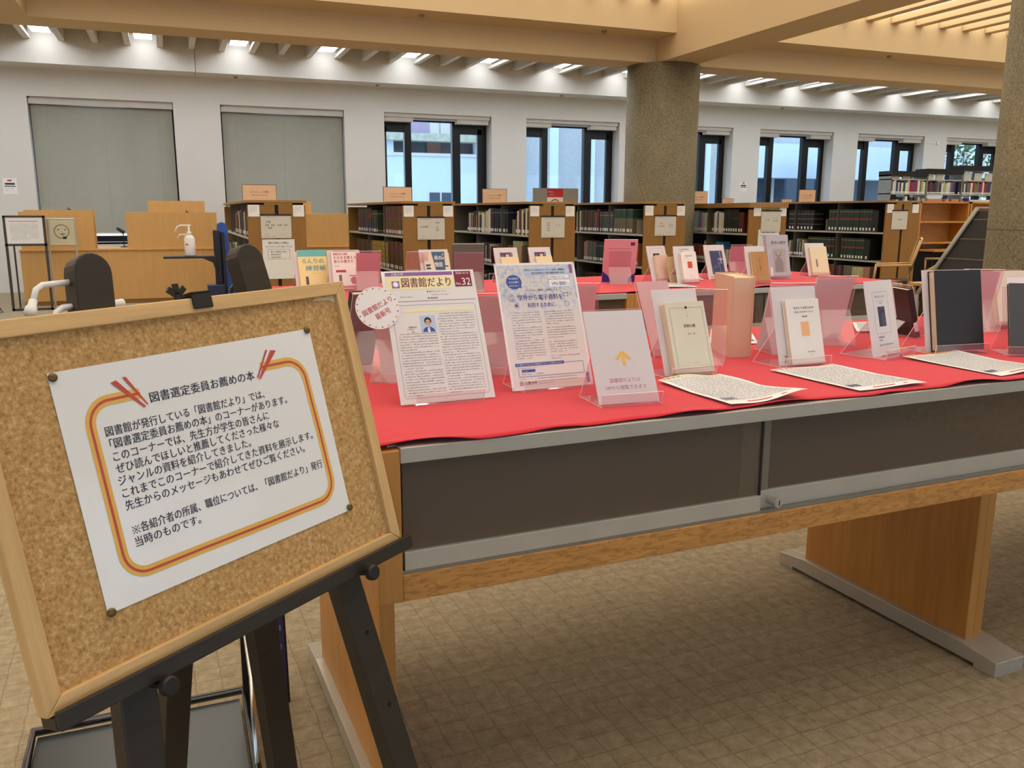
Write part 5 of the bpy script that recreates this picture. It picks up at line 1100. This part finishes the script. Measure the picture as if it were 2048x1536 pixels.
MB().quad([(7.48, -.58, .45), (8.21, -.58, 1.33), (8.21, -.02, 1.33), (7.48, -.02, .45)]).build('sloping_panel', 'darkbay', t)
for q in range(4): x = 7.62+q*.17; z = .62+q*.205; MB().box((x, -.58, z), (x+.13, -.02, z+.012)).build('ledge', 'steel_d', t)
MB().box((8.21, -.6, .05), (8.24, .0, 1.33)).build('back_panel', 'darkbay', t)
MB().prism([(7.50, .02), (8.68, .02), (8.68, 1.32), (8.16, 1.32), (7.50, .50)], -.01, .01, 'y').build('side_panel', plain((60, 46, 30), .7), t)
# tall stacks by the last windows
t = empty('book_stack', WM(13.3, 13.4, 0), **props('tall grey metal book stack by the rightmost windows', 'bookcase'))
for (a, b, zz) in ((0, .95, 2.06), (.95, 1.9, 2.12), (1.9, 3.2, 2.2)):
    for z in (.3, .65, 1.0, 1.35, 1.70, 1.98): MB().box((a, 0, z-.02), (b, .3, z)).build('shelf', 'shelf_m', t)
    for x in (a, b-.02): MB().box((x, 0, 0), (x+.02, .32, zz)).build('upright', 'steel_d', t)
    MB().box((a, -.02, zz-.03), (b, .33, zz+.07)).build('canopy', 'black_m', t)
    MB().box((a, .30, .05), (b, .32, 1.38)).build('back_panel', 'darkbay', t)
r_ = random.Random(12); cols = [(70, 60, 96), (150, 50, 70), (196, 190, 170), (40, 44, 70), (120, 110, 84), (226, 224, 206), (232, 226, 190), (90, 70, 130), (180, 176, 120), (52, 50, 50), (110, 60, 50), (150, 30, 44), (214, 210, 200), (60, 60, 90), (130, 112, 70)]
lowrow = MB(); lowm = []
for row, (z, y_, hr) in enumerate(((1.70, 0.01, (.2, .27)), (1.35, 0.01, (.2, .30)))):
    x = .03; k = 0; cs_ = {}
    while x < 3.1:
        c = r_.choice(cols); w = r_.uniform(.035, .06); h = r_.uniform(*hr)
        if row == 1 and 1.0 < x < 1.9: c = (206, 130, 100); w = .05; h = .25
        if row == 1 and x > 2.1: c = (222, 216, 190); h = .24; w = .05
        for ux in (.0, .93, .95, 1.88, 1.90, 3.18):
            if x < ux+.021 and x+w > ux-.001: x = ux+.022
        if r_.random() < .05: x += .08
        cn = colname(c)
        if row == 0:
            cs_[cn] = cs_.get(cn, 0)+1
            o = MB().box((0, 0, 0), (w-.002, .18, h)).build('book', bookmat(c, ()), mw=WM(13.3+x, 13.4+y_, z+.0005), label='%s %s book from the left on the upper shelf of the tall stack' % (OR2[cs_[cn]], cn), category='book', group='books on the tall stack upper shelf')
        else:
            cm = plain(c, .6)
            if cm not in lowm: lowm.append(cm)
            lowrow.box((13.3+x, 13.4+y_, z+.0005), (13.3+x+w-.002, 13.58+y_, z+h), lowm.index(cm))
        if row == 0: MB().box((.006, -.001, .01), (w-.008, 0, .035)).build('call_label', 'paper', o)
        x += w; k += 1
o = lowrow.build('distant_books', lowm, **props('row of books on the lower visible shelf of the tall stack', 'books')); o['kind'] = 'stuff'
for (a, zz) in ((.03, 1.98), (.32, 1.98), (.93, 1.98), (1.2, 1.98), (1.95, 1.98), (2.25, 1.98), (2.55, 1.98)):
    MB().box((0, 0, 0), (.20, .02, .15)).box((0, 0, 0), (.20, .12, .004)).build('book_end', plain((200, 196, 180), .6), mw=WM(13.3+a, 13.42, zz+.0005), **props('pale metal book end on the top shelf of the tall stack', 'book end', 'pale book ends on the tall stack'))
print('INDIVIDUAL BOOKS', NIND[0])
